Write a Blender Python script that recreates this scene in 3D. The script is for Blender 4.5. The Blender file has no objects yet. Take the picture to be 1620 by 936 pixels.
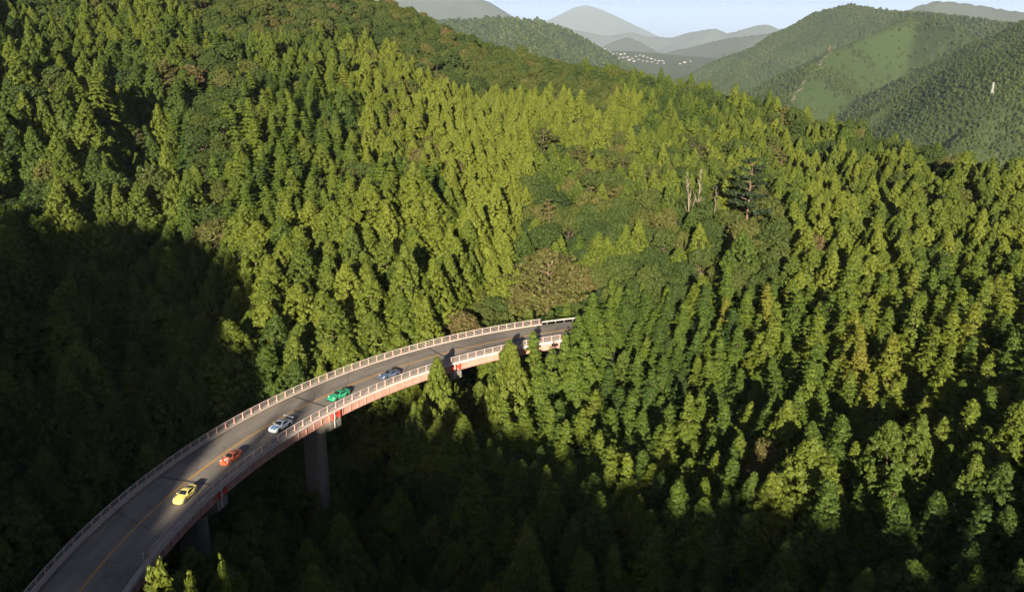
import bpy, bmesh, math, random
import numpy as np
from mathutils import Vector, Matrix, noise as mnoise

rng = np.random.default_rng(7)
random.seed(7)
sc = bpy.context.scene
COL = sc.collection

# ---------------------------------------------------------------- camera, sky, sun
CAMZ, PITCH, FPX = 61.6, math.radians(17.5), 1300.0
cd = bpy.data.cameras.new('camera')
cam = bpy.data.objects.new('camera', cd)
COL.objects.link(cam)
cam.location = (0, 0, CAMZ)
cam.rotation_euler = (math.radians(90) - PITCH, 0, 0)
cd.sensor_width = 36.0
cd.lens = 36.0 * FPX / 1620.0
cd.clip_start, cd.clip_end = 1.0, 80000.0
sc.camera = cam

SUN_AZ, SUN_EL = math.radians(6.0), math.radians(16.0)      # shadows run along +Y, turned a little to the right
world = bpy.data.worlds.new('World')
sc.world = world
world.use_nodes = True
wn = world.node_tree.nodes
bg = wn['Background']
sky = wn.new('ShaderNodeTexSky')
sky.sky_type = 'NISHITA'
sky.sun_disc = False
sky.sun_elevation = SUN_EL
sky.sun_rotation = math.pi + SUN_AZ
#SKYROT
sky.altitude = 600
sky.air_density = 0.2
sky.dust_density = 1.2
sky.ozone_density = 1.5
world.node_tree.links.new(sky.outputs[0], bg.inputs[0])
bg.inputs[1].default_value = 0.05

sl = bpy.data.lights.new('sun', 'SUN')
sun = bpy.data.objects.new('sun', sl)
COL.objects.link(sun)
sl.energy = 5.0
sl.angle = math.radians(0.5)
sl.color = (1.0, 0.88, 0.70)
SUND = Vector((math.sin(SUN_AZ) * math.cos(SUN_EL), math.cos(SUN_AZ) * math.cos(SUN_EL), -math.sin(SUN_EL)))
sun.rotation_euler = SUND.to_track_quat('-Z', 'Y').to_euler()
sun.location = (-60, -400, 300)

sc.view_settings.view_transform = 'Standard'
sc.view_settings.look = 'None'
sc.view_settings.gamma = 1.0
sc.view_settings.exposure = 1.75
sc.render.engine = 'CYCLES'
cy = sc.cycles
cy.max_bounces = 4
cy.diffuse_bounces = 2
cy.glossy_bounces = 2
cy.transmission_bounces = 2
cy.transparent_max_bounces = 4
cy.volume_bounces = 0
cy.use_denoising = True
cy.sample_clamp_indirect = 4.0
cy.use_adaptive_sampling = True
cy.adaptive_threshold = 0.02

# ---------------------------------------------------------------- pixel <-> place (the photograph is 1620 x 936)
cP, sP = math.cos(PITCH), math.sin(PITCH)

def ray(u, v):
    x = (u - 810.0) / FPX
    y = -(v - 468.0) / FPX
    d = Vector((x, cP + y * sP, -sP + y * cP))
    return d.normalized()

def at(u, v, D):
    d = ray(u, v) * D
    return Vector((d.x, d.y, d.z + CAMZ))

def at_z(u, v, z):
    d = ray(u, v)
    t = (z - CAMZ) / d.z
    return Vector((d.x * t, d.y * t, z))

def project(X, Y, Z):
    X = np.asarray(X, float); Y = np.asarray(Y, float); Z = np.asarray(Z, float) - CAMZ
    fw = Y * cP - Z * sP
    up = Y * sP + Z * cP
    fs = np.where(fw > 0.1, fw, np.nan)
    return 810 + FPX * X / fs, 468 - FPX * up / fs, fw

# ---------------------------------------------------------------- object helpers
def link(o):
    COL.objects.link(o)
    return o

def tag(o, label=None, cat=None, group=None, kind=None):
    if label: o['label'] = label
    if cat: o['category'] = cat
    if group: o['group'] = group
    if kind: o['kind'] = kind
    return o

def empty(name, loc, rz=0.0):
    o = bpy.data.objects.new(name, None)
    o.empty_display_size = 0.5
    o.location = loc
    o.rotation_euler = (0, 0, rz)
    return link(o)

def mesh_obj(name, me, parent=None, loc=None):
    o = bpy.data.objects.new(name, me)
    link(o)
    if parent is not None:
        o.parent = parent
    if loc is not None:
        o.location = loc
    return o

def np_mesh(name, V, F, mat, smooth=False, attrs=None):
    """V (n,3), F list/array of equal-length faces"""
    me = bpy.data.meshes.new(name)
    V = np.asarray(V, np.float32)
    if isinstance(F, np.ndarray):
        k = F.shape[1]
        me.vertices.add(len(V))
        me.vertices.foreach_set('co', V.ravel())
        me.loops.add(F.size)
        me.loops.foreach_set('vertex_index', F.ravel().astype(np.int32))
        me.polygons.add(len(F))
        me.polygons.foreach_set('loop_start', np.arange(0, F.size, k, dtype=np.int32))
        me.update(calc_edges=True)
    else:
        me.from_pydata([tuple(v) for v in V], [], F)
        me.update()
    if smooth:
        me.polygons.foreach_set('use_smooth', np.ones(len(me.polygons), bool))
    for an, (dom, data) in (attrs or {}).items():
        a = me.attributes.new(an, 'FLOAT', dom)
        a.data.foreach_set('value', np.asarray(data, np.float32))
    if mat is not None:
        me.materials.append(mat)
    return me

class MB:
    """collects boxes, bars, tubes and lofts into one mesh"""
    def __init__(s):
        s.V, s.F = [], []
    def add(s, V, F):
        b = len(s.V)
        s.V += [tuple(v) for v in V]
        s.F += [tuple(i + b for i in f) for f in F]
    def box(s, c, size, M=None):
        x, y, z = (q / 2 for q in size)
        P = [Vector((sx * x, sy * y, sz * z)) for sx in (-1, 1) for sy in (-1, 1) for sz in (-1, 1)]
        if M is not None:
            P = [M @ p for p in P]
        P = [p + Vector(c) for p in P]
        s.add(P, [(0, 1, 3, 2), (4, 6, 7, 5), (0, 4, 5, 1), (2, 3, 7, 6), (0, 2, 6, 4), (1, 5, 7, 3)])
    def tube(s, pts, rad, n=8, caps=True):
        pts = [Vector(p) for p in pts]
        if not hasattr(rad, '__len__'):
            rad = [rad] * len(pts)
        rings = []
        V, F = [], []
        for i, p in enumerate(pts):
            d = (pts[min(i + 1, len(pts) - 1)] - pts[max(i - 1, 0)]).normalized()
            a = d.orthogonal().normalized() if abs(d.z) > 0.9 else d.cross(Vector((0, 0, 1))).normalized()
            b = d.cross(a)
            for k in range(n):
                t = 2 * math.pi * k / n
                V.append(p + (a * math.cos(t) + b * math.sin(t)) * rad[i])
        for i in range(len(pts) - 1):
            for k in range(n):
                F.append((i * n + k, i * n + (k + 1) % n, (i + 1) * n + (k + 1) % n, (i + 1) * n + k))
        if caps:
            F.append(tuple(range(n - 1, -1, -1)))
            F.append(tuple((len(pts) - 1) * n + k for k in range(n)))
        s.add(V, F)
    def sweep(s, ring_fn, params, closed=True, caps=True):
        """ring_fn(t) -> list of points; joins consecutive rings"""
        R = [ring_fn(t) for t in params]
        n = len(R[0])
        V = [p for r in R for p in r]
        F = []
        for i in range(len(R) - 1):
            for k in range(n if closed else n - 1):
                F.append((i * n + k, i * n + (k + 1) % n, (i + 1) * n + (k + 1) % n, (i + 1) * n + k))
        if caps and closed:
            F.append(tuple(range(n - 1, -1, -1)))
            F.append(tuple((len(R) - 1) * n + k for k in range(n)))
        s.add(V, F)
    def mesh(s, name, mat, smooth=False):
        me = bpy.data.meshes.new(name)
        me.from_pydata(s.V, [], s.F)
        bm = bmesh.new(); bm.from_mesh(me)
        bmesh.ops.recalc_face_normals(bm, faces=bm.faces)
        bm.to_mesh(me); bm.free()
        if smooth:
            me.polygons.foreach_set('use_smooth', np.ones(len(me.polygons), bool))
        me.materials.append(mat)
        me.update()
        return me
    def build(s, name, mat, parent=None, smooth=False):
        return mesh_obj(name, s.mesh(name, mat, smooth), parent)

# ---------------------------------------------------------------- materials
def new_mat(name):
    m = bpy.data.materials.new(name)
    m.use_nodes = True
    nt = m.node_tree
    return m, nt, nt.nodes['Principled BSDF']

def N(nt, t, **kw):
    n = nt.nodes.new(t)
    for k, v in kw.items():
        setattr(n, k, v)
    return n

def ramp(nt, fac, stops):
    r = N(nt, 'ShaderNodeValToRGB')
    el = r.color_ramp.elements
    while len(el) < len(stops):
        el.new(0.5)
    for e, (p, c) in zip(el, stops):
        e.position = p
        e.color = (*c, 1)
    nt.links.new(fac, r.inputs[0])
    return r.outputs[0]

def noise_tex(nt, scale, detail=4, rough=0.6, coord='Object', dist=0.0, vec=None):
    if vec is None:
        vec = N(nt, 'ShaderNodeTexCoord').outputs[coord]
    t = N(nt, 'ShaderNodeTexNoise')
    t.inputs['Scale'].default_value = scale
    t.inputs['Detail'].default_value = detail
    t.inputs['Roughness'].default_value = rough
    t.inputs['Distortion'].default_value = dist
    nt.links.new(vec, t.inputs['Vector'])
    return t.outputs['Fac']

def mixc(nt, a, b, fac, mode='MIX'):
    m = N(nt, 'ShaderNodeMix', data_type='RGBA', blend_type=mode)
    for inp, val in ((m.inputs['Factor'], fac), (m.inputs['A'], a), (m.inputs['B'], b)):
        if isinstance(val, (int, float)):
            inp.default_value = val
        elif isinstance(val, tuple):
            inp.default_value = (*val, 1) if len(val) == 3 else val
        else:
            nt.links.new(val, inp)
    return m.outputs['Result']

def paint(name, col, rough=0.5, metal=0.0, grime=0.25, scale=3.0, dark=(0.08, 0.06, 0.05), coat=0.0):
    m, nt, b = new_mat(name)
    f = noise_tex(nt, scale, 6, 0.65)
    fr = ramp(nt, f, [(0.42, (0, 0, 0)), (0.75, (1, 1, 1))])
    mul = N(nt, 'ShaderNodeMath', operation='MULTIPLY')
    nt.links.new(fr, mul.inputs[0]); mul.inputs[1].default_value = grime
    nt.links.new(mixc(nt, col, dark, mul.outputs[0]), b.inputs['Base Color'])
    b.inputs['Roughness'].default_value = rough
    b.inputs['Metallic'].default_value = metal
    if coat:
        b.inputs['Coat Weight'].default_value = coat
        b.inputs['Coat Roughness'].default_value = 0.06
    return m

def foliage(name, stops, trans=0.25, noise_scale=0.35):
    """leaf colour picked by the tree's own tint, varied from spray to spray"""
    m, nt, b = new_mat(name)
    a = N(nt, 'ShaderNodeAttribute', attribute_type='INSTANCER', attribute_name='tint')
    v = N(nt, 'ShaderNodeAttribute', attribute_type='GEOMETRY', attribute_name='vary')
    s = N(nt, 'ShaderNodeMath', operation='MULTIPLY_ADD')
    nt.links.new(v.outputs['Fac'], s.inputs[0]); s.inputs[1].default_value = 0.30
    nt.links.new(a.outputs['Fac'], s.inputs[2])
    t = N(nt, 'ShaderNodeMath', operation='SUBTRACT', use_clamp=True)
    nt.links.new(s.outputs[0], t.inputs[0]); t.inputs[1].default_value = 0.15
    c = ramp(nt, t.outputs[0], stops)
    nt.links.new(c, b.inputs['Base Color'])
    b.inputs['Roughness'].default_value = 0.65
    b.inputs['Specular IOR Level'].default_value = 0.25
    tr = N(nt, 'ShaderNodeBsdfTranslucent')
    nt.links.new(mixc(nt, c, (1.0, 1.0, 0.35), 1.0, 'MULTIPLY'), tr.inputs['Color'])
    mx = N(nt, 'ShaderNodeMixShader')
    mx.inputs[0].default_value = trans
    nt.links.new(b.outputs[0], mx.inputs[1]); nt.links.new(tr.outputs[0], mx.inputs[2])
    nt.links.new(mx.outputs[0], nt.nodes['Material Output'].inputs['Surface'])
    return m

def bark_mat(name, c1, c2):
    m, nt, b = new_mat(name)
    tc = N(nt, 'ShaderNodeTexCoord')
    mp = N(nt, 'ShaderNodeMapping'); mp.inputs['Scale'].default_value = (6, 6, 0.8)
    nt.links.new(tc.outputs['Object'], mp.inputs['Vector'])
    f = noise_tex(nt, 1.5, 5, 0.7, vec=mp.outputs[0])
    nt.links.new(ramp(nt, f, [(0.3, c1), (0.7, c2)]), b.inputs['Base Color'])
    b.inputs['Roughness'].default_value = 0.9
    return m

M = {}
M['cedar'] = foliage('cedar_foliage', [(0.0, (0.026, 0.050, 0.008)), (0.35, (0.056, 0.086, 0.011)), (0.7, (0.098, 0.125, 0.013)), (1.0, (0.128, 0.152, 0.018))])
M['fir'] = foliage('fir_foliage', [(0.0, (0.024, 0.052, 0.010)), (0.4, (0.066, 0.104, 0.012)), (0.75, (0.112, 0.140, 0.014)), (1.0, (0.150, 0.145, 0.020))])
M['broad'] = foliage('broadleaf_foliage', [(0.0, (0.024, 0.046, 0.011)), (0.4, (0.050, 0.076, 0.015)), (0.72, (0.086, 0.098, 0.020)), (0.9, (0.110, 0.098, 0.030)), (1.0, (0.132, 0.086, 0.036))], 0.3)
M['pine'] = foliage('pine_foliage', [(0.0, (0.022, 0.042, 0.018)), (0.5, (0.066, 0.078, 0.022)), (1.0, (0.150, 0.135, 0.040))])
M['bark'] = bark_mat('conifer_bark', (0.05, 0.032, 0.02), (0.13, 0.085, 0.055))
M['pine_bark'] = bark_mat('pine_bark', (0.08, 0.045, 0.03), (0.18, 0.11, 0.075))
M['dead'] = bark_mat('dead_wood', (0.14, 0.11, 0.08), (0.30, 0.24, 0.18))

def ground_mat():
    m, nt, b = new_mat('forest_floor')
    f = noise_tex(nt, 0.25, 8, 0.7)
    nt.links.new(ramp(nt, f, [(0.3, (0.012, 0.018, 0.006)), (0.55, (0.022, 0.026, 0.010)), (0.8, (0.04, 0.032, 0.018))]), b.inputs['Base Color'])
    b.inputs['Roughness'].default_value = 0.95
    return m
M['floor'] = ground_mat()

# ---------------------------------------------------------------- the bridge's circle (fitted to the photograph's rails)
CX, CY = 43.87, 81.88
R_IN, R_OUT, R_MID = 88.72, 99.56, 94.3

def arc(r, deg, z=0.0):
    t = math.radians(deg)
    return Vector((CX + r * math.cos(t), CY + r * math.sin(t), z))

# ---------------------------------------------------------------- near hill: heights through control points (pixel, slant distance, canopy height)
CTRL = [
    # ridge line of the hill and the slope under it
    (-150, -60, 520, 13), (100, -60, 560, 13), (300, -45, 590, 13), (560, 3, 600, 12), (640, 14, 592, 12), (700, 42, 582, 12), (760, 70, 570, 12), (900, 104, 540, 12), (1000, 122, 515, 12),
    (1100, 145, 480, 12), (1200, 163, 445, 12), (1262, 185, 425, 12), (1330, 190, 400, 13), (1420, 212, 375, 13), (1500, 240, 350, 13), (1620, 275, 325, 13), (1780, 320, 300, 13),
    (0, 10, 400, 13), (150, 40, 375, 13), (300, 60, 360, 13), (430, 60, 430, 13), (560, 80, 460, 13), (700, 100, 450, 13), (820, 150, 420, 13), (950, 170, 400, 13), (1100, 200, 375, 13),
    (1250, 250, 345, 13), (1400, 280, 310, 13), (1550, 330, 270, 13), (1700, 380, 245, 13),
    # left spur and left bowl
    (150, 110, 292, 14), (60, 150, 288, 14), (-100, 150, 285, 14), (150, 230, 250, 14), (218, 260, 292, 15), (205, 190, 318, 15), (245, 320, 262, 15), (60, 280, 245, 14), (300, 170, 290, 14), (300, 260, 252, 14), (420, 200, 285, 14),
    (-120, 300, 240, 14), (0, 340, 224, 15), (120, 360, 220, 15), (250, 350, 228, 15), (60, 450, 192, 16), (200, 480, 192, 17), (300, 520, 180, 18), (-150, 500, 180, 15), (0, 600, 160, 16), (150, 640, 155, 18), (280, 620, 163, 20),
    (0, 760, 135, 15), (100, 800, 130, 15), (-150, 800, 125, 13), (40, 880, 118, 12),
    # spur behind the bridge
    (520, 250, 262, 14), (640, 330, 216, 14), (560, 370, 208, 14), (450, 340, 218, 14), (430, 470, 180, 15), (520, 450, 184, 14), (600, 450, 185, 14), (690, 440, 190, 14), (600, 535, 174, 14), (500, 560, 168, 14), (440, 600, 160, 14), (700, 520, 178, 14),
    # gully right of the spur, mixed slope
    (690, 250, 262, 14), (760, 430, 205, 18), (770, 480, 194, 19), (780, 330, 240, 15), (800, 220, 320, 14), (870, 430, 205, 13), (860, 300, 262, 13), (960, 400, 212, 13), (1000, 300, 262, 13), (1000, 230, 320, 13),
    (1100, 340, 232, 13), (1200, 320, 240, 13), (1080, 420, 200, 14),
    # right slope
    (950, 470, 192, 13), (960, 530, 178, 13), (1060, 480, 182, 13), (1200, 440, 188, 13), (1200, 520, 168, 13), (1350, 420, 195, 13), (1350, 540, 160, 13), (1500, 430, 195, 14), (1620, 480, 178, 14), (1500, 560, 158, 14),
    (900, 600, 160, 14), (1000, 640, 148, 14), (1150, 640, 143, 14), (1300, 650, 135, 14), (1450, 680, 128, 14), (1620, 640, 138, 14), (1750, 600, 145, 14),
    (1000, 740, 128, 14), (1150, 760, 120, 14), (1300, 790, 114, 14), (1450, 820, 109, 14), (1620, 800, 111, 14), (1780, 850, 105, 14), (1400, 920, 98, 14), (1600, 930, 96, 14), (1150, 900, 104, 14),
    # ravine under and before the bridge
    (830, 590, 165, 15), (800, 630, 162, 16), (720, 640, 162, 20), (610, 660, 160, 22), (560, 720, 152, 22), (695, 645, 148, 9), (655, 670, 142, 12), (460, 740, 148, 22), (680, 740, 135, 17), (780, 740, 131, 16), (640, 860, 112, 16), (760, 860, 108, 15),
    (520, 850, 118, 17), (900, 850, 109, 14), (900, 760, 125, 14), (420, 830, 126, 18), (330, 880, 112, 15), (450, 930, 105, 14), (230, 925, 101, 12), (240, 985, 74, 15), (330, 1000, 76, 15), (380, 990, 80, 15),
]
pts = []
for u, v, D, h in CTRL:
    p = at(u, v, D)
    pts.append((p.x, p.y, p.z - h))
# behind the ridge the ground falls away
for u, v, D, h in CTRL[:17]:
    for dd, drop in ((60, 22), (150, 75), (280, 150)):
        d = ray(u, v); q = at(u, v, D)
        k = dd / math.hypot(d.x, d.y)
        pts.append((q.x + d.x * k, q.y + d.y * k, q.z - h - drop))
# ground on which the camera hovers, out of the frame
for x, y, z in ((-230, 330, 92), (-330, 480, 100), (-300, 250, 60), (-250, 120, 16), (-150, 60, -8), (-90, 40, -10), (-80, 90, -8), (0, 30, -8), (0, 60, -9), (120, 40, -6), (200, 60, -2), (240, 130, -2), (300, 220, 0), (380, 200, -6), (350, 90, 4), (-300, 0, 26), (0, 0, -4), (-110, 0, 0), (110, 0, -4), (230, 0, -2)):
    pts.append((x, y, z))

# the ridge behind the camera, whose shade lies over the foreground: its skyline as the shade's edge tells it
EDGE = [at(u, v, D) for u, v, D in ((-80, 330, 226), (0, 335, 224), (120, 345, 222), (250, 352, 226), (300, 380, 214), (365, 425, 200), (385, 475, 186), (405, 560, 168))]
EDGE += [Vector(p) for p in ((-49.0, 116, 0.5), (-45.6, 102, -3.5), (-41, 112, -0.6), (-36, 119, 0.4), (-33, 133, -3.0), (-24, 136, -4.5))]
EDGE += [at(u, v, D) for u, v, D in ((650, 645, 142), (715, 655, 150), (800, 690, 146), (860, 715, 137), (1000, 768, 121), (1180, 802, 113), (1300, 850, 106), (1400, 890, 101), (1520, 936, 95), (1700, 960, 92))]
tS = math.tan(SUN_EL)
CREST_Y = -140.0
crest = []
for p in EDGE:
    t = (p.y - CREST_Y) / math.cos(SUN_AZ)
    crest.append((p.x - math.sin(SUN_AZ) * t, p.z + t * tS))
crest.sort()
cxs = np.array([c[0] for c in crest]); czs = np.array([c[1] for c in crest])
# even steps, light smoothing
gx = np.arange(-260, 330, 4.0)
gz = np.interp(gx, cxs, czs)
gz = np.convolve(np.pad(gz, 1, 'edge'), [0.1, 0.8, 0.1], 'valid')
CREST_TREE = 9.5

def tps(P, lam=2.0):
    P = np.asarray(P, float)
    n = len(P)
    d2 = ((P[:, None, :2] - P[None, :, :2]) ** 2).sum(-1) / 1e4
    K = np.where(d2 > 0, d2 * np.log(d2 + 1e-12), 0) + lam * 1e-3 * np.eye(n)
    A = np.zeros((n + 3, n + 3))
    A[:n, :n] = K; A[:n, n] = 1; A[:n, n + 1:] = P[:, :2] / 100
    A[n, :n] = 1; A[n + 1:, :n] = P[:, :2].T / 100
    w = np.linalg.solve(A, np.r_[P[:, 2], 0, 0, 0])
    def f(X, Y):
        X = np.asarray(X, float); Y = np.asarray(Y, float)
        sh = X.shape
        X = X.ravel(); Y = Y.ravel()
        out = np.empty(len(X))
        for a in range(0, len(X), 20000):
            x = X[a:a + 20000]; y = Y[a:a + 20000]
            d2 = ((x[:, None] - P[None, :, 0]) ** 2 + (y[:, None] - P[None, :, 1]) ** 2) / 1e4
            out[a:a + 20000] = np.where(d2 > 0, d2 * np.log(d2 + 1e-12), 0) @ w[:n] + w[n] + x / 100 * w[n + 1] + y / 100 * w[n + 2]
        return out.reshape(sh)
    return f
front = tps(pts)

def sstep(a, b, x):
    t = np.clip((x - a) / (b - a), 0, 1)
    return t * t * (3 - 2 * t)

def back(X, Y):
    """ridge running across behind the camera"""
    c = np.interp(X, gx, gz) - CREST_TREE
    d = np.abs(Y - CREST_Y)
    return c - np.where(Y > CREST_Y, 0.55, 0.5) * np.maximum(d - 3, 0)

# coarse grid of heights, then bilinear look-up
GX0, GX1, GY0, GY1, GS = -520.0, 700.0, -330.0, 960.0, 4.0
ax = np.arange(GX0, GX1 + 1, GS); ay = np.arange(GY0, GY1 + 1, GS)
XX, YY = np.meshgrid(ax, ay)
ZF = front(XX, YY)
ZB = back(XX, YY)
wb_ = sstep(20, -60, YY)
low = np.minimum(ZF, 20)
ZG = np.where(YY > 20, ZF, (1 - wb_) * ZF + wb_ * np.maximum(ZB, -30 - (-60 - np.minimum(YY, -60)) * 0.2))
# fall to the valley at the sheet's far edges
edge = np.maximum.reduce([sstep(500, 690, XX), sstep(-380, -515, XX), sstep(700, 950, YY), sstep(-230, -325, YY)])
ZG = ZG * (1 - edge) + (-258) * edge
ZG = np.maximum(ZG, -258)
gn = np.array([[mnoise.noise(Vector((x * 0.03, y * 0.03, 0.3))) * 1.6 + mnoise.noise(Vector((x * 0.11, y * 0.11, 7.3))) * 0.6 for x in ax] for y in ay])
ZG = ZG + gn * (np.abs(YY - CREST_Y) > 12)
# the road on its embankments at both ends of the bridge
ang = np.degrees(np.arctan2(YY - CY, XX - CX)) % 360
rad = np.hypot(XX - CX, YY - CY)
ABUT_NEAR, ABUT_FAR = 183.0, 112.0
dist = np.abs(rad - R_MID)
onroad = ((ang < ABUT_FAR) & (ang > 104)) | ((ang > ABUT_NEAR) & (ang < 235))
k = sstep(11.5, 7.2, dist) * onroad
ZG = ZG * (1 - k) + (-0.45) * k
under = (ang >= ABUT_FAR) & (ang <= ABUT_NEAR)
k2 = sstep(14, 7, dist) * under
cap = -6.0 - 14 * np.minimum(sstep(0, 16, ang - ABUT_FAR), sstep(0, 16, ABUT_NEAR - ang))
ZG = np.where(under, ZG * (1 - k2) + np.minimum(ZG, cap) * k2, ZG)

def gz_at(X, Y):
    X = np.asarray(X, float); Y = np.asarray(Y, float)
    fx = np.clip((X - GX0) / GS, 0, len(ax) - 1.001); fy = np.clip((Y - GY0) / GS, 0, len(ay) - 1.001)
    i = fx.astype(int); j = fy.astype(int); a = fx - i; b = fy - j
    return (ZG[j, i] * (1 - a) * (1 - b) + ZG[j, i + 1] * a * (1 - b) + ZG[j + 1, i] * (1 - a) * b + ZG[j + 1, i + 1] * a * b)

def grid_mesh(name, X, Y, Z, mat, smooth=True):
    h, w = X.shape
    idx = np.arange(h * w).reshape(h, w)
    F = np.stack([idx[:-1, :-1], idx[:-1, 1:], idx[1:, 1:], idx[1:, :-1]], -1).reshape(-1, 4)
    return np_mesh(name, np.stack([X, Y, Z], -1).reshape(-1, 3), F, mat, smooth)

o = mesh_obj('hill', grid_mesh('hill', XX, YY, ZG, M['floor']))
tag(o, kind='structure')

# ---------------------------------------------------------------- bridge, road, rails
M['concrete'] = paint('old_concrete', (0.17, 0.155, 0.135), 0.9, grime=0.8, scale=0.5, dark=(0.12, 0.105, 0.085))
M['kerb'] = paint('kerb_concrete', (0.36, 0.31, 0.27), 0.85, grime=0.6, scale=1.2, dark=(0.22, 0.15, 0.12))
M['girder'] = paint('faded_red_girder', (0.44, 0.25, 0.20), 0.6, grime=0.5, scale=0.8, dark=(0.25, 0.10, 0.07))
M['bracket'] = paint('bright_red_steel', (0.55, 0.05, 0.03), 0.5, grime=0.35, scale=1.5, dark=(0.2, 0.04, 0.03))
M['rail'] = paint('pale_pink_rail', (0.52, 0.46, 0.43), 0.5, grime=0.45, scale=1.5, dark=(0.35, 0.18, 0.13))
M['post'] = paint('salmon_post', (0.58, 0.34, 0.27), 0.55, grime=0.4, scale=2.0, dark=(0.30, 0.13, 0.09))
M['galv'] = paint('galvanised_white', (0.30, 0.30, 0.29), 0.45, grime=0.4, scale=1.5, dark=(0.35, 0.32, 0.28))
M['joint'] = paint('joint_steel', (0.045, 0.042, 0.04), 0.6, grime=0.3)
M['pipe'] = paint('drain_pipe', (0.60, 0.55, 0.48), 0.5, grime=0.3)

def road_mat():
    m, nt, b = new_mat('worn_asphalt')
    tc = N(nt, 'ShaderNodeTexCoord')
    uvm = N(nt, 'ShaderNodeAttribute', attribute_type='GEOMETRY', attribute_name='across')
    big = noise_tex(nt, 0.12, 5, 0.6, vec=tc.outputs['Object'])
    fine = noise_tex(nt, 6.0, 6, 0.75, vec=tc.outputs['Object'])
    base = ramp(nt, big, [(0.3, (0.140, 0.125, 0.110)), (0.46, (0.178, 0.158, 0.137)), (0.56, (0.200, 0.176, 0.151)), (0.72, (0.240, 0.208, 0.174))])
    fr = ramp(nt, fine, [(0.3, (0.82, 0.82, 0.82)), (0.7, (1.12, 1.12, 1.12))])
    c = mixc(nt, base, fr, 1.0, 'MULTIPLY')
    # two darker wheel tracks in each lane, dirt along the kerbs
    tr = ramp(nt, uvm.outputs['Fac'], [(0.0, (0.55, 0.5, 0.45)), (0.06, (0.9, 0.88, 0.86)), (0.14, (0.84, 0.84, 0.84)), (0.24, (1, 1, 1)), (0.34, (0.86, 0.86, 0.86)), (0.46, (1.04, 1.04, 1.04)),
                                       (0.62, (0.86, 0.86, 0.86)), (0.74, (1.02, 1.02, 1.02)), (0.85, (0.86, 0.86, 0.86)), (0.93, (0.95, 0.93, 0.9)), (1.0, (0.5, 0.45, 0.4))])
    c = mixc(nt, c, tr, 1.0, 'MULTIPLY')
    vo = N(nt, 'ShaderNodeTexVoronoi', feature='F1'); vo.inputs['Scale'].default_value = 0.11
    nt.links.new(tc.outputs['Object'], vo.inputs['Vector'])
    pv = N(nt, 'ShaderNodeSeparateColor'); nt.links.new(vo.outputs['Color'], pv.inputs[0])
    c = mixc(nt, c, ramp(nt, pv.outputs[0], [(0.0, (0.84, 0.84, 0.86)), (0.5, (1, 1, 1)), (1.0, (1.10, 1.08, 1.05))]), 1.0, 'MULTIPLY')
    cr_ = N(nt, 'ShaderNodeTexVoronoi', feature='DISTANCE_TO_EDGE'); cr_.inputs['Scale'].default_value = 0.16
    nt.links.new(tc.outputs['Object'], cr_.inputs['Vector'])
    c = mixc(nt, c, ramp(nt, cr_.outputs['Distance'], [(0.0, (0.55, 0.54, 0.53)), (0.012, (1, 1, 1))]), 1.0, 'MULTIPLY')
    nt.links.new(c, b.inputs['Base Color'])
    b.inputs['Roughness'].default_value = 0.85
    bp = N(nt, 'ShaderNodeBump'); bp.inputs['Strength'].default_value = 0.25; bp.inputs['Distance'].default_value = 0.02
    nt.links.new(fine, bp.inputs['Height']); nt.links.new(bp.outputs[0], b.inputs['Normal'])
    return m
M['road'] = road_mat()

def line_mat(name, c1, c2):
    m, nt, b = new_mat(name)
    f = noise_tex(nt, 2.5, 6, 0.75)
    nt.links.new(ramp(nt, f, [(0.35, c1), (0.62, c2)]), b.inputs['Base Color'])
    b.inputs['Roughness'].default_value = 0.8
    return m
M['yellow_line'] = line_mat('worn_yellow_line', (0.52, 0.27, 0.035), (0.40, 0.22, 0.06))
M['white_line'] = line_mat('worn_white_line', (0.42, 0.40, 0.37), (0.20, 0.18, 0.16))

A0, A1 = 104.6, 232.0

def strip(name, r0, r1, z, a0, a1, mat, parent=None, nr=1, da=0.5):
    ts = np.arange(a0, a1 + 1e-6, da)
    rs = np.linspace(r0, r1, nr + 1)
    T, R = np.meshgrid(np.radians(ts), rs)
    X = CX + R * np.cos(T); Y = CY + R * np.sin(T)
    h, w = X.shape
    idx = np.arange(h * w).reshape(h, w)
    F = np.stack([idx[:-1, :-1], idx[:-1, 1:], idx[1:, 1:], idx[1:, :-1]], -1).reshape(-1, 4)[:, ::-1].copy()
    acr = np.repeat(np.linspace(0, 1, nr + 1), w)
    return mesh_obj(name, np_mesh(name, np.stack([X, Y, np.full_like(X, z)], -1).reshape(-1, 3), F, mat, False, {'across': ('POINT', acr)}), parent)

RD0, RD1 = R_IN + 0.45, R_OUT - 0.45
road = tag(strip('road', RD0, RD1, 0.0, A0, A1, M['road'], nr=24), kind='structure')
strip('centre_line', R_MID - 0.15, R_MID + 0.15, 0.004, A0, A1, M['yellow_line'], road)
strip('edge_line', RD1 - 0.75, RD1 - 0.62, 0.004, ABUT_NEAR - 1.5, A1, M['white_line'], road)
strip('edge_line', RD0 + 0.62, RD0 + 0.75, 0.004, ABUT_NEAR - 1.5, A1, M['white_line'], road)
strip('edge_line', RD1 - 0.72, RD1 - 0.6, 0.004, A0, ABUT_FAR - 1.0, M['white_line'], road)

def arc_beam(mb, r0, r1, z0, z1, a0, a1, da=1.0):
    n = max(2, int((a1 - a0) / da) + 1)
    mb.sweep(lambda t: [arc(r0, t, z0), arc(r1, t, z0), arc(r1, t, z1), arc(r0, t, z1)], np.linspace(a0, a1, n))

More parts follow.
